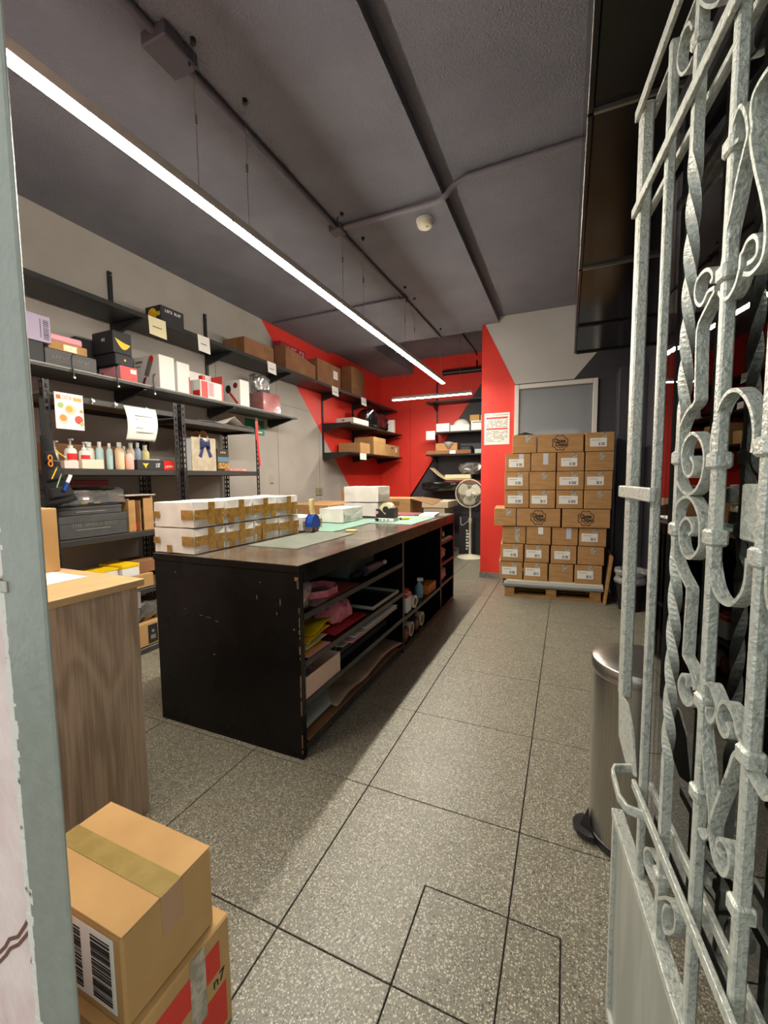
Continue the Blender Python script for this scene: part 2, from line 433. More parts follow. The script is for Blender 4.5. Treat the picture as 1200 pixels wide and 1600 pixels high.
struct(G().box(-4.5, 4.5, -4.5, -1.2, -.06, -.01).build('trim_4', mat('street_paving', '#8F8C86', .9)), 'pavement outside the door')

# ------------------------------------------------------------ ceiling fittings
m_led = mat('lamp_diffuser', '#FFFFFF', .5, emit=((1.0, .93, .80), LED_POWER))
LX, LZ = -1.475, 2.47
def lamp(a, b, label, along='y', fix=0.0, anchors=(), ztop=ZC):
    mid = (a+b)/2
    loc = (LX, mid, LZ) if along == 'y' else (mid, fix, LZ)
    t = thing('linear_lamp', label, 'lamp', loc, group='hanging linear lamps')
    def bx_(g, u0, u1, w, z0, z1):
        if along == 'y': g.box(LX-w, LX+w, u0, u1, z0, z1)
        else: g.box(u0, u1, fix-w, fix+w, z0, z1)
        return g
    bx_(G(), a+.004, b-.004, .0215, LZ-.012, LZ-.003).build('diffuser', m_led, t)
    bx_(G(), a+.002, b-.002, .024, LZ-.0025, LZ+.035).build('housing', mat('lamp_housing', '#BDB7AC', .4), t)
    for u in (a, b):
        s = 1 if u == a else -1
        bx_(G(), min(u, u+s*.0035), max(u, u+s*.0035), .025, LZ-.013, LZ+.035).build('end_cap', mat('lamp_cap', '#A8A297', .4), t)
    for u in anchors:
        P = (LX, u) if along == 'y' else (u, fix)
        w = G().tube([(P[0], P[1], LZ+.035), (P[0], P[1], ztop)], .0016, 5).build('suspension_wire', m_steel, t)
        G().cyl(P, .006, LZ+.30, LZ+.34, 8).build('wire_gripper', m_steel, w)
        G().cyl(P, .012, ztop-.02, ztop, 10).build('ceiling_cap', m_plast_b, w)
    return t
lamp(.36, 1.61, 'hanging white linear lamp nearest the door, top left of the row', anchors=(1.44,))
lamp(1.61, 2.89, 'second lamp of the long hanging row, above the wrapped parcels', anchors=(1.75, 2.71))
lamp(2.89, 4.10, 'third lamp of the long hanging row over the counter', anchors=(3.04, 3.95))
lamp(4.10, 5.32, 'last lamp of the long hanging row, ending before the red wall', anchors=(4.23, 5.2))
lamp(-2.50, -1.28, 'short crosswise linear lamp hanging in front of the red back wall', along='x', fix=6.13, anchors=(-2.3, -1.45), ztop=ZH)

m_cond = mat('painted_conduit', '#55525B', .6)
co = thing('electrical_conduit', 'dark painted conduit running along the ceiling above the lamps', 'conduit', (-1.57, 2.7, ZC-.05))
G().tube([(-1.575, .5, ZC-.02), (-1.58, 1.33, ZC-.02)], .019, 10).build('pipe', m_cond, co, smooth=True)
G().tube([(-1.58, 1.50, ZC-.02), (-1.577, 2.79, ZC-.02)], .017, 10).build('pipe', m_cond, co, smooth=True)
G().tube([(-1.575, 2.88, ZC-.02), (-1.56, 4.15, ZC-.018), (-1.555, 5.49, ZC-.018)], .015, 10).build('pipe', m_cond, co, smooth=True)
G().box(-1.65, -1.51, 1.33, 1.50, ZC-.06, ZC-.001).build('junction_box', m_cond, co, bevel=.006)
G().box(-1.63, -1.53, 2.79, 2.88, ZC-.05, ZC-.001).build('junction_box', m_cond, co, bevel=.006)
G().box(-1.60, -1.53, 4.10, 4.17, ZC-.045, ZC-.001).build('junction_box', m_cond, co, bevel=.005)
for i, (x, y) in enumerate(((-1.55, 1.47), (-1.55, 2.74), (-1.55, 4.14))):
    G().tube([(x, y+.02, ZC-.03), (x+.03, y-.01, ZC-.07), (x+.035, y-.03, ZC-.03), (LX-.035, y-.05+i*.03, ZC-.012)], .004, 6).build('cable_loop', m_plast_b, co, smooth=True)
def arc(pts, n=6):
    """Catmull-Rom through points"""
    P = [Vector(p) for p in pts]; P = [P[0]*2-P[1]] + P + [P[-1]*2-P[-2]]; out = []
    for i in range(1, len(P)-2):
        for k in range(n):
            t = k/n; a, b, c, d = P[i-1:i+3]
            out.append(.5*((2*b) + (c-a)*t + (2*a-5*b+4*c-d)*t*t + (3*b-a-3*c+d)*t*t*t))
    out.append(P[-2]); return out
c2 = thing('electrical_conduit', 'grey conduit crossing the ceiling from the junction box to the right', 'conduit', (-.8, 2.8, ZC-.03))
G().tube(arc([(-1.525, 2.835, ZC-.021), (-1.15, 2.83, ZC-.022), (-.86, 2.815, ZC-.030), (-.77, 2.80, ZC-.024), (-.68, 2.79, ZR-.035), (-.5, 2.785, ZR-.02), (.04, 2.77, ZR-.02), (.5, 2.76, ZR-.02)]), .019, 10).build('pipe', mat('bright_conduit', '#726E76', .5), c2, smooth=True)
c3 = thing('electrical_conduit', 'thin conduit branching left on the ceiling above the last lamp', 'conduit', (-2.0, 4.13, ZC-.02))
G().tube([(-1.6, 4.135, ZC-.014), (-3.2, 4.16, ZC-.014)], .010, 8).build('pipe', m_cond, c3, smooth=True)
c4 = thing('electrical_conduit', 'dark pipe along the top of the red back wall', 'pipe', (-1.6, YB-.05, 3.1))
G().tube([(-2.05, YB-.05, 3.10), (-.99, YB-.05, 3.10)], .045, 12).build('pipe', m_plast_b, c4, smooth=True)
c5 = thing('ceiling_cable', 'thin dark cable running over the recessed ceiling to the back wall', 'cable', (-1.47, 6.5, ZH-.02))
G().tube(arc([(-1.47, 5.52, ZH-.015), (-1.47, 6.6, ZH-.015), (-1.47, YB-.04, ZH-.015), (-1.46, YB-.03, 3.15)]), .012, 8).build('cable', m_plast_b, c5, smooth=True)

sd = thing('smoke_detector', 'round white smoke detector on the dark ceiling', 'smoke detector', (-.975, 3.03, ZC-.05))
G().lathe([(.03, ZC-.052), (.05, ZC-.046), (.058, ZC-.03), (.058, ZC-.012)], (-.975, 3.03), 28).build('sensor_cap', m_cream, sd, smooth=True)
G().lathe([(.062, ZC-.012), (.064, ZC)], (-.975, 3.03), 28).build('mounting_base', m_white, sd)
G().cbox((-.955, 3.015, ZC-.053), (.012, .012, .004)).build('indicator', m_gink, sd)

# overhead black cabinets on the right wall
m_gblack = mat('gloss_black_laminate', '#141213', .16, spec=.5)
ys = [.62, 1.55, 2.63, 3.60, 4.35]
for i in range(4):
    a, b = ys[i]+.004, ys[i+1]-.004
    t = thing('overhead_cabinet', ['black overhead cabinet closest to the open gate, cut by the top edge', 'second black overhead cabinet from the door', 'third black overhead cabinet along the right wall', 'last black overhead cabinet, nearest the white framed window'][i], 'cabinet', (.38, (a+b)/2, 2.40), group='black overhead cabinets')
    G().box(.05, WR-.003, a, b, 2.40, 3.10).build('body', m_gblack, t, bevel=.002)
    G().box(.032, .049, a+.002, b-.002, 2.392, 3.08).build('door', m_gblack, t, bevel=.002)
    G().box(.05, WR-.02, b-.012, b-.001, 2.385, 2.399).build('bottom_edge', m_steel if i < 2 else m_black, t)

# ------------------------------------------------------------ white framed window and notice on the end wall
w1 = thing('window_1', 'white framed interior window above the stacked boxes', 'window', (-.15, YC, 1.2))
w1['kind'] = 'structure'
fx0, fx1, fz0, fz1 = -.591, .293, 1.15, 2.35
g = G(); y0, y1 = YC-.035, YC-.001; f = .05
g.box(fx0, fx0+f, y0, y1, fz0, fz1).box(fx1-f, fx1, y0, y1, fz0, fz1).box(fx0+f, fx1-f, y0, y1, fz1-f, fz1).box(fx0+f, fx1-f, y0, y1, fz0, fz0+f)
g.build('window_frame', m_white, w1, bevel=.004)
G().box(fx0+f, fx1-f, YC-.014, YC-.008, fz0+f, fz1-f).build('pane', mat('grey_glass', '#878D92', .07, spec=.9), w1)
G().box(fx0+f+.002, fx1-f-.002, YC-.030, YC-.016, fz1-f-.012, fz1-f-.001).build('glazing_bead', m_gink, w1)

nt = thing('notice_sheet', 'white notice sheet with red bands on the red wall', 'notice', (-.8, YC-.004, 1.66))
G().box(-.948, -.648, YC-.004, YC-.001, 1.665, 2.045).build('sheet', m_paper, nt)
G().box(-.925, -.67, YC-.0055, YC-.0042, 1.975, 1.995).build('red_band', m_redp, nt)
G().box(-.925, -.67, YC-.0055, YC-.0042, 1.845, 1.863).build('red_band', m_redp, nt)
g = G()
for z in [2.02, 1.955, 1.94, 1.925, 1.91, 1.895, 1.88, 1.825, 1.81, 1.795, 1.78, 1.765, 1.75, 1.735, 1.72, 1.705]:
    x = -.925
    while x < -.68:
        w = random.uniform(.006, .03)
        if random.random() < .75: g.box(x, min(x+w, -.67), YC-.005, YC-.0043, z-.004, z+.003)
        x += w + .006
g.build('print', m_gink, nt)['kind'] = 'stuff'

# ------------------------------------------------------------ wrought iron gate, swung inwards, with a glass sheet behind
GATE = {}
GATE['f1']=[(0.369,1.497),(0.354,1.489),(0.336,1.479),(0.324,1.469),(0.322,1.449),(0.326,1.386),(0.325,1.37),(0.3,1.361),(0.278,1.342),(0.268,1.315),(0.266,1.3),(0.271,1.276),(0.285,1.257),(0.311,1.247),(0.333,1.249),(0.353,1.261),(0.362,1.279),(0.363,1.298),(0.352,1.316),(0.33,1.328),(0.311,1.327),(0.294,1.315),(0.291,1.296),(0.3,1.279),(0.316,1.271),(0.33,1.276),(0.332,1.288),(0.321,1.297)]
GATE['s1']=[(0.368,1.501),(0.35,1.503),(0.339,1.496),(0.328,1.495),(0.315,1.504),(0.309,1.517),(0.313,1.531),(0.329,1.535),(0.346,1.532),(0.358,1.523),(0.361,1.515),(0.355,1.512)]
GATE['s2']=[(0.379,1.491),(0.39,1.48),(0.402,1.475),(0.413,1.478),(0.422,1.486),(0.427,1.497),(0.428,1.509),(0.432,1.512),(0.44,1.518),(0.452,1.517),(0.46,1.509),(0.461,1.497),(0.454,1.493),(0.443,1.494)]
GATE['v1']=[(0.381,1.516),(0.385,1.522),(0.391,1.552),(0.402,1.577),(0.411,1.602),(0.423,1.623),(0.428,1.634),(0.421,1.657),(0.409,1.675),(0.399,1.674),(0.392,1.664),(0.398,1.646),(0.409,1.641)]
GATE['v2']=[(0.464,1.668),(0.447,1.669),(0.435,1.665),(0.432,1.653),(0.436,1.633),(0.435,1.62),(0.448,1.583),(0.462,1.551),(0.472,1.522),(0.474,1.499),(0.471,1.487),(0.463,1.482),(0.45,1.481),(0.436,1.487)]
GATE['arch']=[(0.382,1.292),(0.381,1.314),(0.387,1.338),(0.4,1.357),(0.417,1.366),(0.436,1.365),(0.453,1.355),(0.466,1.34),(0.473,1.324),(0.475,1.31),(0.473,1.295)]
GATE['u']=[(0.383,1.196),(0.389,1.168),(0.403,1.14),(0.421,1.128),(0.442,1.127),(0.456,1.134),(0.469,1.147),(0.475,1.162),(0.476,1.186)]
GATE['lo1']=[(0.267,1.201),(0.281,1.23),(0.304,1.241),(0.328,1.241),(0.348,1.228),(0.359,1.212),(0.362,1.188),(0.36,1.177),(0.346,1.165),(0.328,1.159),(0.31,1.164),(0.298,1.175),(0.295,1.192),(0.3,1.205),(0.318,1.213),(0.333,1.208),(0.338,1.197),(0.327,1.191)]
GATE['f2']=[(0.265,1.184),(0.277,1.153),(0.3,1.134),(0.326,1.12),(0.331,1.113),(0.33,1.075),(0.329,1.028),(0.331,1.02),(0.349,1.014),(0.361,1.005),(0.369,0.99)]
GATE['s3']=[(0.379,0.993),(0.369,0.974),(0.349,0.959),(0.332,0.959),(0.32,0.968),(0.32,0.98),(0.331,0.994),(0.343,0.994),(0.345,0.984)]
GATE['s4']=[(0.38,0.996),(0.391,1.009),(0.407,1.017),(0.42,1.011),(0.43,1.002),(0.428,0.987),(0.417,0.974),(0.406,0.977),(0.407,0.987)]
GATE['s5']=[(0.488,0.99),(0.477,0.997),(0.47,1.009),(0.457,1.016),(0.444,1.014),(0.435,1.002),(0.433,0.992),(0.438,0.981),(0.45,0.977),(0.46,0.984),(0.461,0.992),(0.455,0.996)]
GATE['v3']=[(0.383,0.979),(0.392,0.954),(0.404,0.923),(0.417,0.882),(0.415,0.894),(0.427,0.867),(0.428,0.839),(0.414,0.822),(0.402,0.824)]
GATE['v4']=[(0.487,0.986),(0.473,0.969),(0.465,0.947),(0.451,0.912),(0.46,0.934),(0.439,0.882),(0.43,0.852),(0.434,0.834),(0.446,0.82),(0.463,0.82),(0.475,0.834),(0.477,0.853),(0.465,0.86),(0.453,0.854),(0.449,0.841),(0.461,0.841)]
GATE['v5']=[(0.492,0.977),(0.504,0.969),(0.518,0.965),(0.53,0.964),(0.539,0.971)]
GATE['s6']=[(0.264,0.649),(0.233,0.641),(0.209,0.619),(0.208,0.597),(0.232,0.594),(0.26,0.604),(0.274,0.601)]
GATE['s7']=[(0.28,0.6),(0.319,0.64),(0.343,0.644),(0.346,0.621),(0.325,0.59),(0.306,0.576),(0.3,0.597),(0.309,0.619)]
GATE['t1']=[(0.26,1.855),(0.247,1.854),(0.221,1.866),(0.203,1.892),(0.202,1.911),(0.218,1.924),(0.24,1.918),(0.255,1.897)]
GATE['t2']=[(0.275,1.914),(0.299,1.883),(0.327,1.856),(0.343,1.849),(0.347,1.852)]

GU = Vector((-.1207, .9927, 0)); GN = Vector((.9927, .1207, 0)); GE = Vector((.123, 1.018, 0))
def gp(s, z, off=.245): return GE - GU*s + GN*(off - .244) + Vector((0, 0, z))
gt = thing('wrought_iron_gate', 'silver painted wrought iron gate swung open on the right', 'gate', tuple(gp(.66, .02)))
def gbar(name, s0, s1, z0, z1, o0, o1, bev=.0015, m=None):
    c = gp((s0+s1)/2, (z0+z1)/2, (o0+o1)/2)
    return G().obox(c, GU*abs(s1-s0), GN*(o1-o0), (0, 0, z1-z0)).build(name, m or m_silver, gt, bevel=bev)
SL = .662
gbar('stile', 0, .028, .80, 1.985, .234, .255, .003)
gbar('stile', SL-.03, SL, .03, 1.985, .234, .264, .003)
for z0, z1, s0 in ((1.965, 1.985, 0), (1.785, 1.802, 0), (.690, .706, .15)):      # each rail is a front and a back flat bar
    gbar('rail', s0, SL, z0, z1, .227, .2345, .001)
    gbar('rail', s0, SL, z0, z1, .2555, .263, .001)
gbar('rail', .0, SL, .512, .530, .230, .254)
gbar('kick_panel', .0, SL, .035, .512, .240, .246, .0, m_panel)
gbar('panel_edge', .0, .012, .035, .512, .232, .262)
gbar('panel_edge', .0, SL, .03, .045, .232, .262)
for s, z0, z1 in ((.165, .50, 1.962), (.389, .52, 1.962), (.494, .52, 1.962), (.60, .52, 1.962)):
    gbar('upright_bar', s-.0065, s+.0065, z0, z1, .236, .2495, .002)
def twisted(s, z0, z1, t0, t1, turns):
    n = 90; V = []; F = []; h = .0066
    for i in range(n+1):
        z = z0 + (z1-z0)*i/n
        a = 0 if z < t0 else (turns*2*PI if z > t1 else turns*2*PI*(z-t0)/(t1-t0))
        c = gp(s, z, .2428)
        for k in range(4):
            q = a + PI/4 + k*PI/2
            V.append(c + (GU*math.cos(q) + GN*math.sin(q))*h*1.414)
    for i in range(n): F += [(i*4+k, i*4+(k+1) % 4, i*4+4+(k+1) % 4, i*4+4+k) for k in range(4)]
    g = G(); g._add(V, F + [(0,1,2,3), (n*4+3, n*4+2, n*4+1, n*4)])
    return g.build('twisted_bar', m_silver, gt)
twisted(.272, 1.262, 1.962, 1.37, 1.72, 1.5)
twisted(.272, .52, 1.262, .83, 1.16, 1.5)
def smooth2(pts): return [(v.x, v.y) for v in arc([(a, b, 0) for a, b in pts], 5)]
def scroll(key, wid=.0145, thk=.0045, off=.2432, ds=0.0, mirror=None):
    pts = smooth2(GATE[key])
    if mirror is not None: pts = [(2*mirror - a, b) for a, b in pts]
    P = [gp(a+ds, b, off) for a, b in pts]
    return G().sweep(P, wid, thk, GN).build('scroll', m_silver, gt)
for k in GATE: scroll(k)
for k in ('f1', 's1', 'arch', 'u', 'lo1', 'f2', 's3', 's4'):      # the pattern goes on towards the hinges
    scroll(k, mirror=.494)
for s, z in ((.272, 1.298), (.272, 1.192), (.389, 1.290), (.389, 1.196), (.494, 1.300), (.494, 1.190), (.389, 1.508), (.389, 1.648), (.272, 1.868), (.389, .985), (.494, .982), (.389, .862), (.494, .812), (.272, .632)):
    gbar('collar', s-.0115, s+.0115, z-.010, z+.010, .232, .2535, .003)
gbar('lock_plate', -.004, .20, 1.228, 1.252, .222, .234, .002)
gbar('lock_box', .40, .49, 1.196, 1.262, .262, .276, .002)
hp = [gp(a, b, o) for a, b, o in ((.112, .702, .236), (.122, .703, .205), (.135, .701, .199), (.19, .692, .198), (.212, .690, .206), (.22, .688, .236))]
G().sweep(hp, .016, .006, (0, 0, 1)).build('handle', m_silver, gt, bevel=.001)
pl_ = [(0, .802), (.065, .808), (.105, .778), (.137, .702), (.082, .683), (.013, .708)]
G()._add([gp(a, b, o) for o in (.236, .240) for a, b in pl_], [tuple(range(6))[::-1], tuple(range(6, 12))] + [(i, (i+1) % 6, 6+(i+1) % 6, 6+i) for i in range(6)]).build('latch_plate', m_silver, gt)
gbar('glass', .045, SL-.03, .56, 1.955, .284, .288, 0, clear_film('gate_glass', (.5, .5, .5), .02, .01, .0))
for z in (.25, 1.0, 1.75):
    c = gp(SL+.012, z, .25)
    G().tube([c - Vector((0, 0, .04)), c + Vector((0, 0, .04))], .010, 10).build('hinge', m_silver, gt)

# ------------------------------------------------------------ pedal bin beside the gate, black bin by the pallet
bc = (.245, 1.615)
t = thing('pedal_bin', 'tall round stainless steel pedal bin behind the gate', 'bin', (*bc, 0))
G().lathe([(.146, .0), (.150, .004), (.150, .03), (.147, .032)], bc, 40).build('base_ring', m_plast_b, t, smooth=True)
G().lathe([(.146, .032), (.146, .60)], bc, 48).build('body', m_steel, t, smooth=True)
G().lathe([(.149, .601), (.151, .606), (.151, .642), (.146, .648), (.09, .660), (.0, .664)], bc, 48).build('lid', m_steel, t, smooth=True)
a0 = R(195)
d = Vector((math.cos(a0), math.sin(a0), 0)); s_ = Vector((-d.y, d.x, 0))
pc = Vector((*bc, 0)) + d*.150
g = G()
n = 12
top = [pc + d*(.052*math.sin(PI*k/n)) + s_*(.055*math.cos(PI*k/n)) for k in range(n+1)]
g._add([p + Vector((0, 0, .016)) for p in top] + [p + Vector((0, 0, .030)) for p in top], [tuple(range(n+1))[::-1], tuple(range(n+1, 2*n+2))] + [(i, i+1, n+2+i, n+1+i) for i in range(n)] + [(n, 0, n+1, 2*n+1)])
g.build('pedal', m_plast_b, t)
g = G(); g._add([pc + d*.002 + s_*.03 + Vector((0, 0, .031)), pc + d*.002 - s_*.03 + Vector((0, 0, .031)), pc + d*.002 + Vector((0, 0, .10)), pc + d*.03 + Vector((0, 0, .031))], [(0, 1, 2), (0, 2, 3), (1, 3, 2), (0, 3, 1)])
g.build('pedal_guard', m_plast_b, t)
G().tube([(bc[0]-.05, bc[1]+.15, .62), (bc[0]+.05, bc[1]+.15, .62)], .012, 8).build('hinge', m_plast_b, t)

bb = (.575, 4.53)
t = thing('waste_bin', 'black waste bin lined with a clear bag, right of the pallet', 'bin', (*bb, 0))
G().lathe([(.095, 0.0), (.125, .33), (.128, .335), (.122, .335), (.092, .01)], bb, 24).build('body', m_plast_b, t, smooth=True)
cr_ = crumple(.006, 22)
G().surf(lambda u, v: cr_((bb[0]+(.132+.01*math.sin(v*9))*math.cos(2*PI*u), bb[1]+(.132+.01*math.sin(v*9))*math.sin(2*PI*u), .26+.13*v)), 36, 5).build('liner', m_film_m, t, smooth=True)

# ------------------------------------------------------------ the black packing counter
CX0, CX1, CY0, CY1, CZ = -1.965, -1.065, 1.508, 4.27, .895
ct = thing('packing_counter', 'long black packing counter with open shelves facing the aisle', 'counter', ((CX0+CX1)/2, (CY0+CY1)/2, 0))
tp = G().box(CX0-.004, CX1+.004, CY0-.004, CY1+.004, CZ-.035, CZ-.0022).build('worktop', m_lam, ct, bevel=.002)
G().box(CX0-.003, CX1+.003, CY0-.003, CY1+.003, CZ-.002, CZ).build('worktop_sheet', m_top, tp)
G().box(CX0, CX1-.001, CY0, CY0+.035, .0, CZ-.036).build('end_panel', m_lam, ct, bevel=.0015)
G().box(CX0, CX1-.001, CY1-.03, CY1, .0, CZ-.036).build('end_panel', m_lam, ct, bevel=.0015)
G().box(CX0, CX0+.02, CY0+.036, CY1-.031, .0, CZ-.036).build('back_panel', m_lam, ct)
G().box(CX1-.024, CX1, CY0+.036, CY1-.031, CZ-.085, CZ-.036).build('apron', m_lam, ct)
m_dred = mat('dark_red_edge', '#5A1412', .4)
for y in (2.79, 3.775):
    d_ = G().box(CX0+.021, CX1-.002, y-.014, y+.014, .0, CZ-.086).build('divider', m_lam, ct)
    G().box(CX1-.0018, CX1+.0004, y-.014, y+.014, .0, CZ-.086).build('edge_strip', m_dred if y > 3 else mat('grey_worn_edge', '#5B5049', .5, col2='#463B35', scale=20), d_)
def cshelf(y0, y1, z, red=False, thk=.022):
    s = G().box(CX0+.021, CX1-.003, y0, y1, z-thk, z).build('shelf', m_lam, ct)
    G().box(CX1-.0028, CX1-.0002, y0, y1, z-thk-.004, z+.002).build('edge_strip', m_dred if red else mat('dark_edge_strip', '#2E2925', .35, col2='#3A342F', scale=15), s)
B1, B2, B3 = (1.544, 2.775), (2.805, 3.76), (3.79, 4.239)
for z in (.665, .447, .262, .06): cshelf(*B1, z)
for z in (.25, .035): cshelf(*B2, z)
for z in (.665, .46, .26, .035): cshelf(*B3, z, red=(z > .1))
# chipped paint at the corner and scuffs on the end panel
g = G(); z = .03
while z < .85:
    h = random.uniform(.01, .07)
    if random.random() < .62: g.box(CX1-.004-random.random()*.003, CX1-.0008, CY0-.0007, CY0+.002, z, z+h)
    z += h + random.uniform(.004, .02)
g.box(CX1-.022, CX1-.002, CY0-.0007, CY0+.002, .825, .842).box(CX1-.010, CX1-.002, CY0-.0007, CY0+.002, .79, .83)
g.build('chipped_paint', m_chip, ct)['kind'] = 'stuff'
g = G()
for x, z, w, h in ((-1.82, .80, .006, .010), (-1.58, .41, .010, .007), (-1.30, .72, .004, .02), (-1.17, .705, .005, .03), (-1.19, .66, .004, .012), (-1.66, .60, .02, .003), (-1.62, .595, .03, .0025), (-1.56, .582, .02, .003), (-1.28, .80, .008, .004), (-1.76, .62, .004, .004), (-1.10, .60, .008, .008)):
    g.box(x, x+w, CY0-.0006, CY0+.001, z, z+h)
g.build('scuff_mark', mat('scuffs', '#6B625B', .8), ct)['kind'] = 'stuff'

# ------------------------------------------------------------ white wrapped parcels
def parcel(loc, size, label, seed, tapes=True, group='white wrapped parcels on the counter', fold=True, rotz=0.0, cat='parcel'):
    t = thing('wrapped_parcel', label, cat, loc, rotz, group)
    dx, dy, dz = size
    random.seed(seed)
    body = G()
    n = 8
    cr = crumple(.004, 14, seed)
    def side(fn): body.surf(lambda u, v: tuple(cr(fn(u, v))), n, n)
    hx, hy = dx/2-.003, dy/2-.003
    side(lambda u, v: (-hx+2*hx*u, -hy, .004+(dz-.008)*v)); side(lambda u, v: (-hx+2*hx*u, hy, .004+(dz-.008)*v))
    side(lambda u, v: (-hx, -hy+2*hy*u, .004+(dz-.008)*v)); side(lambda u, v: (hx, -hy+2*hy*u, .004+(dz-.008)*v))
    side(lambda u, v: (-hx+2*hx*u, -hy+2*hy*v, dz-.004)); side(lambda u, v: (-hx+2*hx*u, -hy+2*hy*v, .004))
    o = body.build('paper_wrap', m_wrap, t, local=True)
    bm = bmesh.new(); bm.from_mesh(o.data); bmesh.ops.remove_doubles(bm, verts=bm.verts, dist=.0015)
    bmesh.ops.recalc_face_normals(bm, faces=bm.faces)
    for f in bm.faces: f.smooth = True
    bm.to_mesh(o.data); bm.free()
    try: o.data.set_sharp_from_angle(angle=R(40))
    except Exception: pass
    e = .0042
    if fold:      # triangular folded ends on the +x side
        for s in (-1, 1):
            G()._add([(hx+e, s*hy, dz*.96), (hx+e, s*hy*.05, dz*.45), (hx+e, s*hy, dz*.06), (hx+e+.003, s*hy*.9, dz*.5)], [(0, 1, 3), (1, 2, 3)]).build('folded_flap', m_wrap, t, local=True)
    if tapes:
        e2 = .0062
        zc = dz*random.uniform(.46, .56); w = dz*.18
        G().box(hx+e2, hx+e2+.0008, -hy*.98, hy*.98, zc-w, zc+w).build('brown_tape', m_btape, t, local=True)
        yc = random.uniform(-.3, .3)*hy; w2 = .022
        G().box(hx+e2+.001, hx+e2+.0018, yc-w2, yc+w2, dz*.1, dz*.97).build('brown_tape', m_btape, t, local=True)
        yc = random.choice((-.62, .62))*hy
        G().box(hx+e2+.001, hx+e2+.0018, yc-w2, yc+w2, dz*.05, dz*.62).build('brown_tape', m_btape, t, local=True)
        if tapes == 'near':
            y_ = -hy-e-.003
            G().box(hx-.075, hx+.006, y_-.0008, y_, zc-w, zc+w).build('brown_tape', m_btape, t, local=True)
            G().box(-hx, -hx+.045, y_-.0008, y_, zc-w*.8, zc+w*.6).build('brown_tape', m_btape, t, local=True)
            if seed % 2: G().box(-hx+.095, -hx+.13, y_-.0008, y_, .006, dz*.32).build('brown_tape', m_btape, t, local=True)
    return t
ph = .134
px = -1.838
ys_l = [1.525, 1.738, 1.965, 2.195, 2.42]
ords = ['first', 'second', 'third', 'fourth']
for i in range(4):
    a, b = ys_l[i], ys_l[i+1]
    parcel((px, (a+b)/2, CZ+.001), (.285, b-a-.002, ph), '%s parcel from the near end in the lower layer, brown taped' % ords[i].capitalize() if i else 'white parcel nearest the camera in the lower layer, brown taped', 11+2*i, 'near' if i == 0 else True)
    parcel((px+.004, (a+b)/2-.004*i, CZ+ph-.0005), (.28, b-a-.003, ph), '%s parcel from the near end in the upper layer, brown taped' % ords[i] if i else 'white parcel nearest the camera in the upper layer, brown taped', 12+2*i, 'near' if i == 0 else True)
g_ = 'untaped white parcels further down the counter'
parcel((-1.80, 3.21, CZ+.006), (.235, .36, .122), 'single white parcel lying on the green mat behind the tape gun', 31, False, g_)
parcel((-1.83, 3.78, CZ+.006), (.37, .27, .135), 'lower of two stacked white parcels beside the tape dispenser', 33, False, g_)
parcel((-1.825, 3.78, CZ+.143), (.375, .275, .155), 'upper of two stacked white parcels, higher than the rest', 35, False, g_)
parcel((-1.82, 2.60, CZ+.006), (.24, .26, .10), 'low white parcel hidden behind the blue tape gun', 37, True, g_)

# mats, tape gun, dispenser and papers on the worktop
m_mat = mat('green_cutting_mat', '#7C9F8E', .6, col2='#749686', scale=30)
tag(G().box(-1.95, -1.50, 2.55, 3.46, CZ+.0005, CZ+.0045).build('cutting_mat', m_mat), 'green cutting mat under the single white parcel', 'mat')
tag(G().box(-1.49, -1.13, 3.15, 3.86, CZ+.0005, CZ+.0040).build('cutting_mat', m_mat), 'green cutting mat under the tape dispenser', 'mat')
tag(G().box(-1.66, -1.32, 1.86, 2.53, CZ+.0005, CZ+.0035).build('cutting_mat', mat('grey_cutting_mat', '#6C7266', .45, col2='#777C70', scale=10)), 'worn grey mat between the taped parcels and the tape gun', 'mat')
tag(G().box(-1.90, -1.40, 3.94, 4.25, CZ+.0005, CZ+.0035).build('desk_mat', mat('dark_red_mat', '#7E2B33', .5)), 'dark red mat at the far end of the counter', 'mat')
tag(G().box(-1.39, -1.08, 3.98, 4.25, CZ+.0005, CZ+.0030).build('desk_mat', mat('grey_mat', '#4C4A4C', .5)), 'dark grey mat at the far right corner of the counter', 'mat')
pp = thing('paper_pad', 'white paper pad lying near the far end of the counter', 'paper', (-1.24, 3.98, CZ+.0045), R(8))
for i in range(3): G().box(-.075, .075, -.19+.02*i, .16+.01*i, .001+.005*i, .0055+.005*i).build('sheet', m_paper, pp, local=True)
tag(G().box(-1.44, -1.36, 2.62, 2.66, CZ+.0005, CZ+.012).build('craft_knife', mat('yellow_handle', '#E2C884', .5), bevel=.003), 'pale yellow cutter lying beside the tape gun', 'knife')
yk = thing('highlighter', 'bright yellow highlighter beside the tape dispenser', 'pen', (-1.31, 3.50, CZ+.013))
G().tube([(-1.34, 3.47, CZ+.014), (-1.29, 3.53, CZ+.014)], .009, 10).build('barrel', m_yel, yk)
G().tube([(-1.35, 3.458, CZ+.014), (-1.341, 3.469, CZ+.014)], .010, 10).build('cap', m_plast_b, yk)

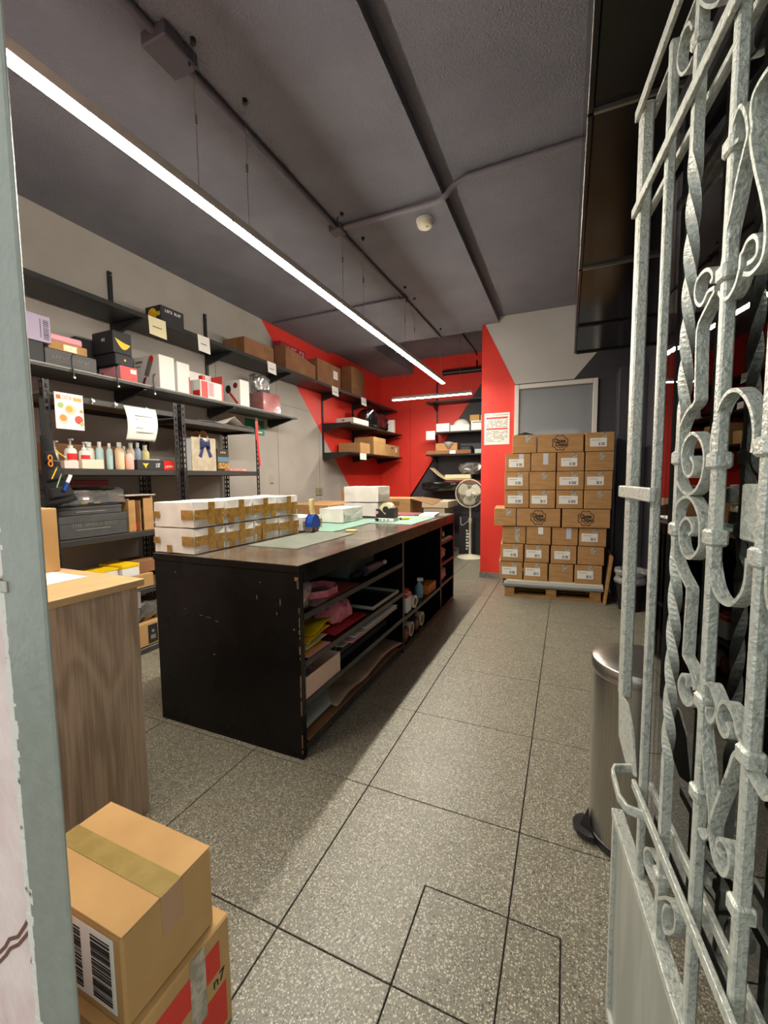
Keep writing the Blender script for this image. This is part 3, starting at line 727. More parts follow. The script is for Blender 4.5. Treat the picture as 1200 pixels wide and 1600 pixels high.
tg = thing('tape_gun', 'blue packing tape gun with cream handle standing on the counter', 'tape gun', (-1.63, 2.50, CZ+.002))
m_blue = mat('blue_plastic', '#17439B', .35)
g = G(); zb = CZ+.002
prof = [(-.055, .030), (-.062, .070), (-.045, .110), (-.015, .130), (.020, .120), (.045, .085), (.050, .045), (.030, .030)]
for s in (-1, 1):
    g = G(); g.prism([(2.50+a, zb+b) for a, b in prof], 'x', -1.63+s*.027-.0015, -1.63+s*.027+.0015)
    g.build('side_plate', m_blue, tg, bevel=.001)
G().prism([(2.50+a*.9, zb+b*.9+.008) for a, b in prof], 'x', -1.653, -1.607).build('frame', m_blue, tg, bevel=.003)
G().lathe([(.034, -1.655), (.034, -1.605)], (2.505, zb+.036), 24, ax='x').build('tape_roll', mat('tape_roll_side', '#8C5A3A', .4), tg)
G().tube([(-1.63, 2.497, zb+.128), (-1.632, 2.49, zb+.17), (-1.632, 2.485, zb+.232)], [.017, .015, .019], 12).build('handle', mat('cream_handle', '#E6D79C', .45), tg, smooth=True)
for k in range(4): G().lathe([(.0185, zb+.155+k*.016), (.0185, zb+.162+k*.016)], (-1.632, 2.488), 12).build('grip_ring', mat('cream_ring', '#D7C585', .45), tg)
G().box(-1.655, -1.605, 2.435, 2.447, zb+.012, zb+.04).build('cutter_blade', m_steel, tg)

td = thing('tape_dispenser', 'black desk tape dispenser with a cream tape roll', 'tape dispenser', (-1.43, 3.35, CZ+.004))
z0 = CZ+.0045
G().box(-1.52, -1.345, 3.30, 3.42, z0, z0+.026).build('base', m_label, td, bevel=.003)
G().prism([(-1.515, z0+.027), (-1.35, z0+.027), (-1.35, z0+.115), (-1.385, z0+.115), (-1.43, z0+.055), (-1.48, z0+.105), (-1.515, z0+.105)], 'y', 3.305, 3.415).build('body', m_plast_b, td, bevel=.002)
G().lathe([(.03, 3.318), (.058, 3.318), (.058, 3.40), (.03, 3.40)], (-1.425, z0+.10), 28, ax='y').build('tape_roll', mat('cream_tape', '#D9CFA6', .4), td)
G().lathe([(.029, 3.315), (.029, 3.403)], (-1.425, z0+.10), 20, ax='y').build('roll_core', m_plast_b, td)
for k in range(3): G().box(-1.475+k*.035, -1.462+k*.035, 3.2985, 3.30, z0+.008, z0+.018).build('mark', m_ink, td)
G().tube([(-1.51, 3.302, z0+.014), (-1.49, 3.29, z0+.014)], .012, 10).build('knob', m_plast_b, td)
G().lathe([(.013, 3.29), (.013, 3.303)], (-1.50, z0+.075), 16, ax='y').build('red_sticker', m_pinkp, td)

# ------------------------------------------------------------ things on the counter's shelves
def on(z): return z + .001
def sheet(name, label, cat, x0, x1, y0, y1, z, thk, m, group=None, rot=0.0):
    t = G().box(x0, x1, y0, y1, z, z+thk).build(name, m, bevel=min(.002, thk*.3))
    t.rotation_euler = (0, 0, rot)
    return tag(t, label, cat, group)
def bag(name, label, cat, c, size, m_in, seed, m=None, group=None):
    t = thing(name, label, cat, c, group=group)
    cr0 = crumple(size[0]*.16, 3.2/max(size), seed); cr1 = crumple(min(size)*.09, 11/max(size), seed+7)
    cr = lambda p: cr1(cr0(p))
    def S(k, e):
        def f(u, v):
            th, phi = 2*PI*u, PI*v
            sg = lambda w: math.copysign(abs(w)**e, w)
            p = cr((k*size[0]/2*sg(math.cos(th))*sg(math.sin(phi)), k*size[1]/2*sg(math.sin(th))*sg(math.sin(phi)), k*size[2]/2*-sg(math.cos(phi))))
            return (p[0], p[1], max(.0005 + (1-k)*.01, p[2]+size[2]/2))
        return f
    G().surf(S(.80, .7), 20, 12).build('contents', m_in, t, local=True, smooth=True)
    G().surf(S(1.0, .55), 28, 16).build('film', m or m_film, t, local=True)
    return t
m_pinkf = mat('pink_fabric', '#E58B95', .8, col2='#D9707E', scale=30, bump=.3, bscale=40)
bag('plastic_bag', 'clear bag of small pink pieces in the top shelf corner', 'bag', (-1.15, 1.60, on(.665)), (.13, .09, .14), m_pinkf, 3)
po = thing('pink_gift_box', 'pink eight sided gift box on the top counter shelf', 'box', (-1.20, 1.86, on(.669)))
oc = lambda r, a0=PI/8: [(-1.20+r*math.cos(a0+k*PI/4), 1.86+1.25*r*math.sin(a0+k*PI/4)) for k in range(8)]
G().prism(oc(.10), 'z', .670, .672).build('top_plate', mat('grey_lid', '#8E827C', .5), po)
g = G(); A_, B_ = oc(.105), oc(.100)
for k in range(8):
    q = (k+1) % 8
    g._add([(*A_[k], .670), (*A_[q], .670), (*A_[q], .705), (*A_[k], .705), (*B_[k], .670), (*B_[q], .670), (*B_[q], .705), (*B_[k], .705)], [(0,1,2,3), (4,7,6,5), (3,2,6,7), (0,4,5,1)])
g.build('rim', m_pinkf, po)
sheet('plastic_sheet', 'grey see-through sheet under the pink lid', 'sheet', -1.36, -1.08, 1.66, 2.08, on(.665), .002, mat('grey_sheet', '#7C7068', .4))
sheet('red_folder', 'dark red folder edge sticking out on the top counter shelf', 'folder', -1.25, -1.075, 1.78, 2.12, on(.668), .001, mat('maroon_card', '#8A3A38', .5))
db = thing('dark_box', 'grey green box at the back of the top counter shelf', 'box', (-1.32, 2.38, on(.665)))
G().box(-1.45, -1.19, 2.20, 2.56, .666, .775).build('body', mat('grey_green_board', '#5C625A', .6), db, bevel=.002)
G().box(-1.452, -1.188, 2.198, 2.562, .776, .79).build('lid', mat('grey_board', '#77716A', .6), db, bevel=.002)
hg = thing('heat_gun', 'dark purple heat gun lying on the top counter shelf', 'heat gun', (-1.13, 2.42, on(.666)))
G().tube([(-1.13, 2.28, .705), (-1.13, 2.42, .705), (-1.125, 2.47, .705), (-1.125, 2.53, .705)], [.034, .036, .026, .020], 14).build('body', mat('dark_purple_plastic', '#3C3440', .4), hg, smooth=True)
G().tube([(-1.125, 2.531, .705), (-1.122, 2.585, .705)], .017, 12).build('nozzle', mat('nozzle_white', '#C9C4D4', .3), hg)
G().tube([(-1.13, 2.31, .70), (-1.15, 2.24, .690), (-1.165, 2.18, .684)], .017, 10).build('grip', m_plast_b, hg, smooth=True)
tag(G().tube([(-1.42, 1.75, .74), (-1.40, 2.15, .70)], .012, 8).build('tube_roll', mat('grey_tube', '#8A8C90', .4)), 'grey tube lying at the back of the top counter shelf', 'tube')

m_yf = mat('yellow_folder', '#E3B90F', .5)
yf = thing('yellow_envelopes', 'yellow padded envelopes bunched on the second counter shelf', 'envelope', (-1.18, 1.66, on(.447)))
for k in range(4):
    cr = crumple(.012, 9, k+1)
    G().surf(lambda u, v: tuple(cr((-1.29+.20*u, 1.56+.20*v+.02*k, .456+.026*k+.03*u*v*(k/3)))), 8, 8).build('envelope', m_yf if k != 1 else mat('cream_envelope', '#D9C9A2', .6), yf, solid=.002)
sheet('red_tray', 'shiny red folder tray on the second counter shelf', 'tray', -1.38, -1.09, 1.86, 2.22, on(.449), .012, mat('red_plastic', '#B21D22', .25))
sheet('pink_card', 'pink printed card under the yellow envelopes', 'card', -1.15, -1.072, 1.58, 1.78, on(.447), .003, m_pinkp)
bag('pink_cloth', 'crumpled pink fabric pile on the red tray', 'fabric', (-1.22, 2.05, .463), (.17, .22, .10), m_pinkf, 8, m_pinkf)
tr_ = thing('black_tray', 'black tray with a pale rim at the end of the second shelf', 'tray', (-1.25, 2.52, on(.447)))
G().box(-1.44, -1.08, 2.30, 2.74, .448, .458).build('tray_base', m_plast_b, tr_)
g = G(); g.box(-1.44, -1.08, 2.30, 2.308, .459, .478).box(-1.44, -1.08, 2.732, 2.74, .459, .478).box(-1.44, -1.432, 2.31, 2.73, .459, .478).box(-1.088, -1.08, 2.31, 2.73, .459, .478)
g.build('rim', mat('pale_rim', '#A8A196', .4), tr_)

wb_ = thing('pink_white_box', 'open pinkish white cardboard tray on the third counter shelf', 'box', (-1.16, 1.70, on(.262)))
m_pw = mat('pink_white_card', '#DDB9A4', .7)
g = G(); x0, x1, y0, y1, z0, z1 = -1.26, -1.072, 1.555, 1.87, .263, .365
g.box(x0, x1, y0, y1, z0, z0+.004)
g.build('bottom', m_pw, wb_)
for q in ((x0, x0+.004, y0, y1), (x1-.004, x1, y0, y1), (x0+.005, x1-.005, y0, y0+.004), (x0+.005, x1-.005, y1-.004, y1)): G().box(*q, z0+.0045, z1).build('side', m_pw, wb_)
bag('plastic_bag', 'clear bag bunched inside the pinkish white tray', 'bag', (-1.18, 1.66, .270), (.10, .12, .11), m_paper, 12)
fb_ = thing('flat_boxes', 'dark flat boxes stacked on the third counter shelf', 'box', (-1.3, 2.25, on(.262)))
for k in range(3): G().box(-1.46, -1.12-.01*k, 1.93, 2.60-.03*k, .264+.034*k, .296+.034*k).build('flat_box', m_lid_black, fb_, bevel=.002)
for k in range(5):
    sheet('paper_strip', ['lowest beige strip in the paper pile on the dark flat boxes', 'pink strip in the paper pile on the dark flat boxes', 'white strip in the middle of the paper pile on the flat boxes', 'upper beige strip in the paper pile on the flat boxes', 'topmost white strip of the paper pile on the flat boxes'][k], 'paper', -1.19+.012*k, -1.065+.008*k-(.0 if k % 2 else .02), 1.92+.06*k, 2.52+.03*k, .366+.0065*k, .005, [mat('beige_print', '#C9B79C', .6), m_pinkp, m_paper, mat('beige_print', '#C9B79C', .6), m_paper][k], 'paper strips on the third shelf')
pb = thing('paper_bag_sheet', 'large translucent bag sheet sprawling over the bottom counter shelf', 'plastic sheet', (-1.15, 2.1, on(.06)))
cr = crumple(.022, 5, 4)
G().surf(lambda u, v: tuple(cr((-1.35+.30*u, 1.80+.93*v, .097+.03*math.sin(3*v)+.02*(1-u)))), 10, 26).build('bag_sheet', mat('tan_film', '#A28D76', .35, col2='#8A7763', scale=6), pb, solid=.002, smooth=True)
G().surf(lambda u, v: tuple(crumple(.012, 6, 9)((-1.40+.30*u, 1.58+.62*v*(1-.3*u), .10+.05*(1-u)+.02*v))), 8, 14).build('film_sheet', mat('grey_film', '#9C9C92', .3), pb, solid=.002, smooth=True)
sheet('flat_carton', 'flattened cardboard sheet under the bag on the bottom shelf', 'cardboard', -1.40, -1.068, 1.56, 2.70, on(.06), .006, m_card3)

# middle bay
bt = thing('glue_bottle', 'white bottle carton with a red top in the middle bay', 'bottle', (-1.13, 2.88, on(.25)))
G().box(-1.15, -1.08, 2.90, 3.00, .251, .40).build('body', m_label, bt, bevel=.006)
G().box(-1.152, -1.078, 2.898, 3.002, .37, .395).build('red_band', m_redp, bt)
G().lathe([(.03, .401), (.03, .43)], (-1.115, 2.95), 16).build('cap', m_redp, bt)
sp = thing('spray_bottle', 'pale blue spray bottle in the middle bay', 'bottle', (-1.14, 3.36, on(.25)))
G().lathe([(.034, .251), (.036, .26), (.036, .34), (.016, .375), (.014, .39)], (-1.14, 3.36), 18).build('body', mat('pale_blue_plastic', '#7FA8BC', .35), sp, smooth=True)
G().box(-1.155, -1.105, 3.348, 3.372, .391, .42).build('trigger_head', m_label, sp, bevel=.004)
G().tube([(-1.11, 3.36, .395), (-1.10, 3.36, .375), (-1.105, 3.36, .36)], .004, 6).build('trigger', m_plast_b, sp)
ob = thing('orange_box', 'small orange box beside the blue spray bottle', 'box', (-1.13, 3.56, on(.25)))
G().box(-1.18, -1.085, 3.45, 3.68, .251, .33).build('body', mat('orange_print', '#C97B2A', .5), ob, bevel=.002)
G().box(-1.0849, -1.0842, 3.46, 3.67, .26, .29).build('label_band', m_redp, ob)
m_tw = mat('white_tape_roll', '#D6D1C8', .35)
def roll(c, r, w, label, m, ax='y', tilt=0.0, group='tape rolls in the middle bay', ri=.62):
    t = thing('tape_roll', label, 'tape roll', (c[0], c[1], c[2]), group=group, rot=(tilt, 0, 0) if ax == 'x' else (0, tilt, 0))
    G().lathe([(r*ri, -w/2), (r, -w/2), (r, w/2), (r*ri, w/2), (r*ri, -w/2)], (0, 0), 26, ax=ax, cap=False).build('tape', m, t, local=True, smooth=True)
    G().lathe([(r*ri*.88, -w/2*1.02), (r*ri*.99, -w/2*1.02), (r*ri*.99, w/2*1.02), (r*ri*.88, w/2*1.02), (r*ri*.88, -w/2*1.02)], (0, 0), 26, ax=ax, cap=False).build('core', m_card, t, local=True, smooth=True)
    return t
roll((-1.092, 3.06, .303), .050, .045, 'white tape roll standing upright right of the glue bottle', m_tw, 'x')
roll((-1.10, 3.155, .288), .036, .03, 'black tape roll standing right of the white roll', mat('black_tape', '#2A2728', .3), 'x')
for i, (y, lab, mm) in enumerate(((2.90, 'red ribbon roll on the bottom of the middle bay', mat('maroon_ribbon', '#7C1622', .35)), (3.02, 'pale ribbon roll on the bottom of the middle bay', m_tw), (3.15, 'dark purple ribbon roll on the bottom of the middle bay', mat('purple_ribbon', '#4C2C3C', .35)), (3.28, 'cream ribbon roll furthest in on the middle bay bottom', mat('cream_tape', '#D9CFA6', .4)))):
    roll((-1.11, y, .036+.058), .057, .05, lab, mm, 'x')
# far bay with red shelf edges
bag('plastic_bag', 'grey crumpled bag on the upper red edged shelf', 'bag', (-1.22, 4.01, on(.665)), (.16, .36, .11), mat('grey_cloth', '#8B857C', .7), 21)
sheet('card', 'white card edge on the upper red edged shelf', 'card', -1.105, -1.068, 3.83, 4.20, .666, .012, m_paper)
bag('pink_cloth', 'pink bundle on the middle red edged shelf', 'fabric', (-1.18, 4.0, on(.46)), (.15, .28, .12), m_pinkf, 22, m_pinkf)
bag('pink_cloth', 'pink and white bundle on the lowest red edged shelf', 'fabric', (-1.18, 3.98, on(.26)), (.15, .28, .12), mat('pale_pink_fabric', '#E8B8B0', .8), 23, m_pinkf)

# ------------------------------------------------------------ pallet with stacked cartons
PA = math.atan(.098)
def pl(x, dy=0.0, z=0.0):   # point on the pallet front line, dy behind it
    return Vector((x - math.sin(PA)*dy, 4.6 + .098*x + math.cos(PA)*dy, z))
m_pal = mat('pallet_wood', '#A87F49', .8, col2='#8F6A3A', scale=5, stretch=(1, 1, 8))
pt = thing('pallet', 'wooden pallet carrying the stacked cartons', 'pallet', tuple(pl(-.12, .33)), PA)
PW, PD = .94, .62
for y in (-PD/2+.05, 0, PD/2-.05):
    for x in (-PW/2+.055, 0, PW/2-.055): G().box(x-.05, x+.05, y-.045, y+.045, .0225, .098).build('block', m_pal, pt, local=True, bevel=.002)
    G().box(-PW/2, PW/2, y-.045, y+.045, .0, .022).build('bottom_board', m_pal, pt, local=True, bevel=.002)
for k in range(6):
    y = -PD/2 + (k+.5)*PD/6
    G().box(-PW/2, PW/2, y-.045, y+.045, .0985, .116).build('deck_board', m_pal, pt, local=True, bevel=.002)
for k, (mm, lab) in enumerate(((mat('blue_grey_board', '#7E8A96', .6), 'blue grey flat board lying directly on the pallet'), (mat('white_board', '#C9C6BD', .6), 'middle pale board between pallet and cartons'), (mat('cream_board', '#D8D1BC', .6), 'cream flat board right under the cartons'))):
    c = pl(-.12+.006*k, .315, .1165+.0235*k)
    t = G().box(-.49+.01*k, .485-.012*k, -.31, .31, 0, .022).build('flat_board', mm, local=True, bevel=.002, loc=c); t.rotation_euler = (0, 0, PA+.01*k)
    tag(t, lab, 'board', 'flat boards on the pallet')
dl = [(-.529,-.294,0),(-.285,.146,1),(.156,.412,0)], [(-.597,-.347,0),(-.339,-.102,0),(-.097,.155,0),(.162,.413,0)], [(-.603,-.359,0),(-.356,-.101,0),(-.098,.156,0),(.158,.409,0)], [(-.600,-.355,0),(-.348,-.101,0),(-.096,.153,0),(.158,.405,0)], [(-.700,-.478,0),(-.473,-.047,1),(-.037,.400,1)], [(-.619,-.380,0),(-.372,-.133,0),(-.126,.119,0),(.124,.374,0)], [(-.633,-.401,0),(-.388,-.145,0),(-.134,.109,0),(.117,.361,0)], [(-.647,-.406,0),(-.394,-.156,0),(-.149,.084,0),(.092,.345,0)]
feat = [['t', 'logo', 'lt'], ['lb', 'tb', 'lt', 't'], ['lt', 't', 'lp', 'lt'], ['lt', 'lt', 'lp', 't'], ['t', 'logo', 'logo'], ['ts', 'tw', 'tb', 'lt'], ['lt', 'lt', 'lt', 't'], ['lt', 'lt', 't', 'lt']]
rowz = [1.512, 1.324, 1.136, .948, .758, .570, .380, .190]
rn = ['top', 'second', 'third', 'fourth', 'fifth', 'sixth', 'seventh', 'bottom']
cn4 = ['first', 'second', 'third', 'fourth']; cn3 = ['left', 'middle', 'right']
m_lbl_blue = mat('bluish_tape', '#C7CBD6', .2)
def flower(r, n=8, k=.13, N=128):
    rad = lambda i: r*(.88+.17*abs(math.sin(n/2*2*PI*i/N)))
    return [(rad(i)*math.cos(2*PI*i/N), rad(i)*math.sin(2*PI*i/N)) for i in range(N)]
logo_meshes = None
def logo(parent, y):
    global logo_meshes
    e = thing_part = None
    if logo_meshes is None:
        g = G(); A_ = flower(.076); B_ = flower(.068); N = len(A_)
        g._add([(a, y-.0008, .093+b) for a, b in A_] + [(a, y-.0008, .093+b) for a, b in B_], [(i, (i+1) % N, N+(i+1) % N, N+i) for i in range(N)])
        a = g.build('logo_outline', m_ink, parent, local=True)
        b = text('logo_lettering', 'Chupa', .05, m_ink, parent, face_my(-.006, y-.0009, .112), shear=.2, bold=.0022, width=.108)
        c = text('logo_lettering', 'Chups', .05, m_ink, parent, face_my(.006, y-.0009, .076), shear=.2, bold=.0022, width=.108)
        d = G().box(-.02, .022, y-.0012, y-.0004, .044, .050).build('logo_mark', m_ink, parent, local=True)
        logo_meshes = (a, b, c, d)
    else:
        for q in logo_meshes:
            o = q.copy(); C.objects.link(o); o.parent = parent
for r in range(8):
    for c, (x0, x1, kind) in enumerate(dl[r]):
        w = x1-x0-.004; hgt = .183
        dpt = .27 if kind else .455
        n = len(dl[r]); what = {'logo': 'carton with a round black logo', 't': 'plain taped carton', 'lt': 'carton with a white label', 'lp': 'carton with a wide white label', 'lb': 'carton with label and bluish tape', 'tb': 'carton with bluish tape', 'ts': 'carton with a long tape strip', 'tw': 'carton with a white tape end'}[feat[r][c]]
        pos = cn3[c] + ' of three' if n == 3 else cn4[c] + ' from left'
        lab = '%s, %s, %s row of the pallet stack' % (what, pos, rn[r])
        jit = (0, .006, -.004, .003)[(r+c) % 4]
        base = pl((x0+x1)/2, dpt/2 + jit + (.02 if r in (5, 6, 7) else 0), rowz[r])
        t = thing('carton', lab, 'box', tuple(base), PA + (.010, -.006, .004)[(r*3+c) % 3], 'cartons stacked on the pallet')
        G().box(-w/2, w/2, -dpt/2, dpt/2, 0, hgt).build('body', m_card, t, local=True, bevel=.003)
        yf_ = -dpt/2
        if kind: logo(t, yf_)
        else:
            f_ = feat[r][c]
            xo = (.02 if c % 2 else .035)
            if f_[0] == 't' or 't' in f_ or f_ in ('lb', 'lp'):
                L = {'t': .07, 'lt': .06, 'lp': .085, 'lb': .12, 'tb': .11, 'ts': .17, 'tw': .07}[f_]
                G().box(xo-.024, xo+.024, yf_-.0012, yf_-.0004, hgt-.006-L, hgt-.004).build('tape_strip', m_lbl_blue if f_ in ('tb', 'lb') else (m_label if f_ == 'tw' else m_tape), t, local=True)
            if f_[0] == 'l':
                lw = .10 if f_ == 'lp' else .085; lx = xo-.055
                lo = G().box(lx-lw*.8, lx+lw*.95, yf_-.0022, yf_-.0014, .045, .128).build('shipping_label', m_label, t, local=True)
                G().box(lx+.01, lx+lw*.75, yf_-.0028, yf_-.0023, .055, .085).build('barcode', mat('barcode_ink', '#2C2C2E', .6, col2='#D5D2CB', scale=260, lo=.46, hi=.5, stretch=(1, .02, .02)), lo, local=True)
                G().box(lx-lw*.6, lx+lw*.3, yf_-.0028, yf_-.0023, .105, .109).build('print_line', m_gink, lo, local=True)
        G().box(-w/2+.004, w/2-.004, -.0012, .0012, hgt+.0002, hgt+.0006).build('flap_seam', m_cardin, t, local=True)
bl_ = thing('black_wrapper', 'crumpled black plastic on the top left carton', 'plastic', tuple(pl(-.41, .12, rowz[0]+.185)))
G()._add([tuple(pl(-.50, .04, 1.6965)), tuple(pl(-.31, .05, 1.6965)), tuple(pl(-.40, .12, 1.735)), tuple(pl(-.48, .22, 1.6965)), tuple(pl(-.32, .22, 1.6965))], [(0, 1, 2), (1, 4, 2), (4, 3, 2), (3, 0, 2)]).build('folded_film', m_plast_b, bl_, solid=.002)
bd = thing('wooden_board', 'narrow wooden board leaning against the right side of the pallet', 'board', (.40, 4.66, 0))
G()._add([(.357, 4.59, 0), (.382, 4.59, 0), (.442, 4.655, .475), (.410, 4.655, .49), (.357, 5.0, 0), (.382, 5.0, 0), (.442, 5.05, .475), (.410, 5.05, .49)], [(0,1,2,3), (7,6,5,4), (0,4,5,1), (1,5,6,2), (2,6,7,3), (3,7,4,0)]).build('board', m_pal, bd, bevel=.003)

# ------------------------------------------------------------ wood cabinet by the door, things on it
cb = thing('wooden_cabinet', 'walnut laminate cabinet with pale top beside the doorway', 'cabinet', (-1.72, .78, 0))
G().box(-2.0, -1.447, .50, 1.036, .0, .882).build('body', m_wood, cb, bevel=.002)
G().box(-2.01, -1.432, .49, 1.055, .883, .909).build('top', m_woodtop, cb, bevel=.002)
G().box(-1.449, -1.440, 1.0365, 1.042, .80, .86).build('edge_band', m_label, cb)
tag(G().box(-1.90, -1.66, .66, .99, .9095, .911).build('paper_sheet', m_paper), 'white sheet of paper on the wooden cabinet', 'paper')
cbx = thing('tall_carton', 'tall pale carton standing on the wooden cabinet beside the frame', 'box', (-1.96, .86, .91))
G().box(-1.99, -1.875, .70, 1.02, .9095, 1.165).build('body', m_card2, cbx, bevel=.003)
G().box(-1.99, -1.875, .858, .862, 1.1655, 1.168).build('flap_seam', m_cardin, cbx)
G().box(-1.8745, -1.8735, .80, .83, 1.085, 1.125).build('print_mark', m_ink, cbx)

# ------------------------------------------------------------ two cartons on the floor in front
fc = thing('shipping_carton', 'lower floor carton with red printed bands and clear tape', 'box', (-.88, .565, 0))
x0, x1, y0, y1, z1 = -1.07, -.698, .425, .678, .27
G().box(x0, x1, y0, y1, 0, z1-.001).build('body', m_card2, fc, bevel=.004)
m_rb = mat('red_carton_print', '#D0372A', .6)
G().box(x1+.0002, x1+.0008, .46, .575, .165, .235).build('red_band', m_rb, fc)
G().box(x1+.0002, x1+.0008, .595, .645, .165, .235).build('red_band', m_rb, fc)
G().box(x1+.0002, x1+.0008, .50, .66, .02, .12).build('red_band', m_rb, fc)
G().box(x1+.0009, x1+.0014, .565, .605, .10, .268).build('tape_strip', m_tape, fc)
text('lettering', 'n7', .035, m_ink, fc, Matrix.Translation((.88, -.565, 0)) @ face_px(x1+.001, .64, .145))
uc = thing('shipping_carton', 'upper floor carton with a barcode label, brown tape across its top', 'box', (-.88, .54, z1))
ux0, ux1, uy0, uy1, uz0, uz1 = -1.05, -.712, .440, .648, z1+.001, .456
G().box(ux0, ux1, uy0, uy1, uz0, uz1-.004).build('body', m_card2, uc, bevel=.005)
ym = (uy0+uy1)/2
for a, b in ((uy0+.001, ym-.0015), (ym+.0015, uy1-.001)): G().box(ux0+.001, ux1-.001, a, b, uz1-.0038, uz1).build('top_flap', m_card2, uc, bevel=.001)
G().box(ux0+.001, ux1+.0006, ym-.024, ym+.024, uz1+.0003, uz1+.0009).build('packing_tape', mat('tan_tape', '#A08A55', .15, col2='#95804C', scale=20, spec=.8), uc)
G().box(ux1+.0006, ux1+.0012, ym-.024, ym+.024, uz1-.085, uz1+.0009).build('packing_tape', mat('frosted_tape', '#B08A6A', .2), uc)
lb = G().box(-.93, -.735, uy0-.0012, uy0-.0003, uz0+.02, uz1-.015).build('barcode_label', m_label, uc)
g = G()
for xa, xb in ((-.93, -.83), (-.80, -.745)):
    z = uz0+.03
    while z < uz1-.03:
        h = random.uniform(.001, .006); g.box(xa, xb, uy0-.0018, uy0-.0013, z, z+h); z += h + random.uniform(.001, .004)
g.build('bars', m_ink, lb)

# ------------------------------------------------------------ wall shelves on the left
def upright(y, z0, z1, label):
    t = thing('shelf_upright', label, 'shelf upright', (WL+.01, y, z0), group='black shelf uprights on the left wall')
    G().box(WL+.001, WL+.019, y-.015, y+.015, z0, z1).build('channel', m_black, t, bevel=.001)
    G().cyl((0, 0), .006, 0, .003, 8).build('screw', m_steel, t, local=True, loc=(.011, 0, z1-z0-.03)).rotation_euler = (0, R(90), 0)
def wshelf(y0, y1, z, xf, brs, label, wall='left'):
    t = thing('wall_shelf', label, 'shelf', (WL+.15, (y0+y1)/2, z), group='black wall shelves')
    G().box(WL+.020, xf, y0, y1, z-.022, z).build('board', m_black, t, bevel=.001)
    for y in brs:
        G().prism([(WL+.0195, z-.023), (xf-.02, z-.023), (xf-.02, z-.035), (WL+.0195, z-.115)], 'y', y-.012, y+.012).build('bracket', m_black, t)
    return t
UY = [2.255, 3.185, 4.105, 5.312, 6.25, 7.22]
ZT1, ZT2 = 2.50, 1.985
for i, y in enumerate(UY):
    upright(y, 1.89 if i < 3 else 1.55, 2.87 if i < 2 else 2.52, ['leftmost upright, rising above the top shelf', 'second upright from the left, rising above the top shelf', 'third upright from the left, ending over the green sign', 'fourth upright, first one on the red paint', 'fifth upright, between the short shelves', 'last upright beside the back corner'][i])
wshelf(1.0, 7.36, ZT1, -2.915, UY, 'long top wall shelf carrying brown boxes')
G().box(-2.914, -2.908, 1.0, 7.36, ZT1-.028, ZT1+.004).build('front_lip', m_black, bpy.data.objects['wall_shelf'])
s2 = wshelf(1.0, 4.19, ZT2, -2.915, UY[:3], 'second wall shelf carrying white and red boxes')
G().box(-2.9145, -2.910, 1.0, 4.1, ZT2-.006, ZT2+.003).build('front_lip', mat('pale_edge', '#8F8B84', .5), s2)
wshelf(5.30, 7.33, 2.06, -2.80, UY[3:], 'short middle shelf on the red wall with a black bag')
wshelf(5.30, 7.33, 1.645, -2.80, UY[3:], 'short lower shelf on the red wall with three cartons')

def rbox(name, label, cat, x0, x1, y0, y1, z0, z1, m, group=None, bevel=.003, lid=None):
    t = thing(name, label, cat, ((x0+x1)/2, (y0+y1)/2, z0), group=group)
    if lid:
        G().box(x0, x1, y0, y1, z0, z1-lid).build('body', m, t, bevel=bevel)
        G().box(x0-.002, x1+.002, y0-.002, y1+.002, z1-lid+.001, z1).build('lid', m, t, bevel=bevel)
    else: G().box(x0, x1, y0, y1, z0, z1).build('body', m, t, bevel=bevel)
    return t
def patch(t, name, m, x=None, y=None, a0=0, a1=1, z0=0, z1=1):
    """thin print on a +x face (x given, a = y) or on a -y face (y given, a = x)"""
    g = G()
    if x is not None: g.box(x+.0003, x+.0010, a0, a1, z0, z1)
    else: g.box(a0, a1, y-.0010, y-.0003, z0, z1)
    return g.build(name, m, t)
def disc(t, name, m, x=None, y=None, c=(0, 0), r=.02, n=18, sy=1.0):
    g = G(); N = n
    if x is not None: P = [(x+.0006, c[0]+r*math.cos(2*PI*k/N), c[1]+sy*r*math.sin(2*PI*k/N)) for k in range(N)]
    else: P = [(c[0]+r*math.cos(2*PI*k/N), y-.0006, c[1]+sy*r*math.sin(2*PI*k/N)) for k in range(N)]
    g.poly(P); return g.build(name, m, t)
def glyphs(t, m, x, a0, a1, z0, h, n, gap_at=99):
    """lettering too small to read in the photograph: a row of letter-sized strokes"""
    g = G(); w = (a1-a0)/n; random.seed(n)
    for k in range(n):
        if k == gap_at: continue
        y = a0+k*w
        g.box(x+.0003, x+.0009, y, y+w*.25, z0, z0+h)
        if k % 2: g.box(x+.0003, x+.0009, y+w*.5, y+w*.72, z0, z0+h)
        g.box(x+.0003, x+.0009, y+w*.25, y+w*.72, *((z0+h*.8, z0+h) if k % 3 else (z0, z0+h*.2)))
    return g.build('lettering', m, t)
z = ZT1+.001
t = rbox('black_box', 'black box with yellow disc print on the top shelf', 'box', -3.14, -2.965, 2.45, 2.67, z, z+.15, m_lid_black)
disc(t, 'yellow_disc', m_yel, y=2.45, c=(-3.06, z+.085), r=.05)
patch(t, 'yellow_band', m_yel, y=2.45, a0=-3.03, a1=-2.975, z0=z+.07, z1=z+.10)
glyphs(t, m_label, -2.965, 2.49, 2.645, z+.105, .022, 9, gap_at=4)
t = rbox('long_carton', 'long brown carton on the top shelf, its end printed dark', 'box', -3.22, -2.965, 3.39, 3.85, z, z+.185, m_card3)
patch(t, 'print_block', m_cardin, x=-2.965, a0=3.68, a1=3.82, z0=z+.10, z1=z+.155)
patch(t, 'tape_strip', m_btape, y=3.39, a0=-3.10, a1=-3.06, z0=z, z1=z+.185)
t = thing('open_carton', 'open brown carton with raised flap on the top shelf', 'box', (-3.04, 4.36, z))
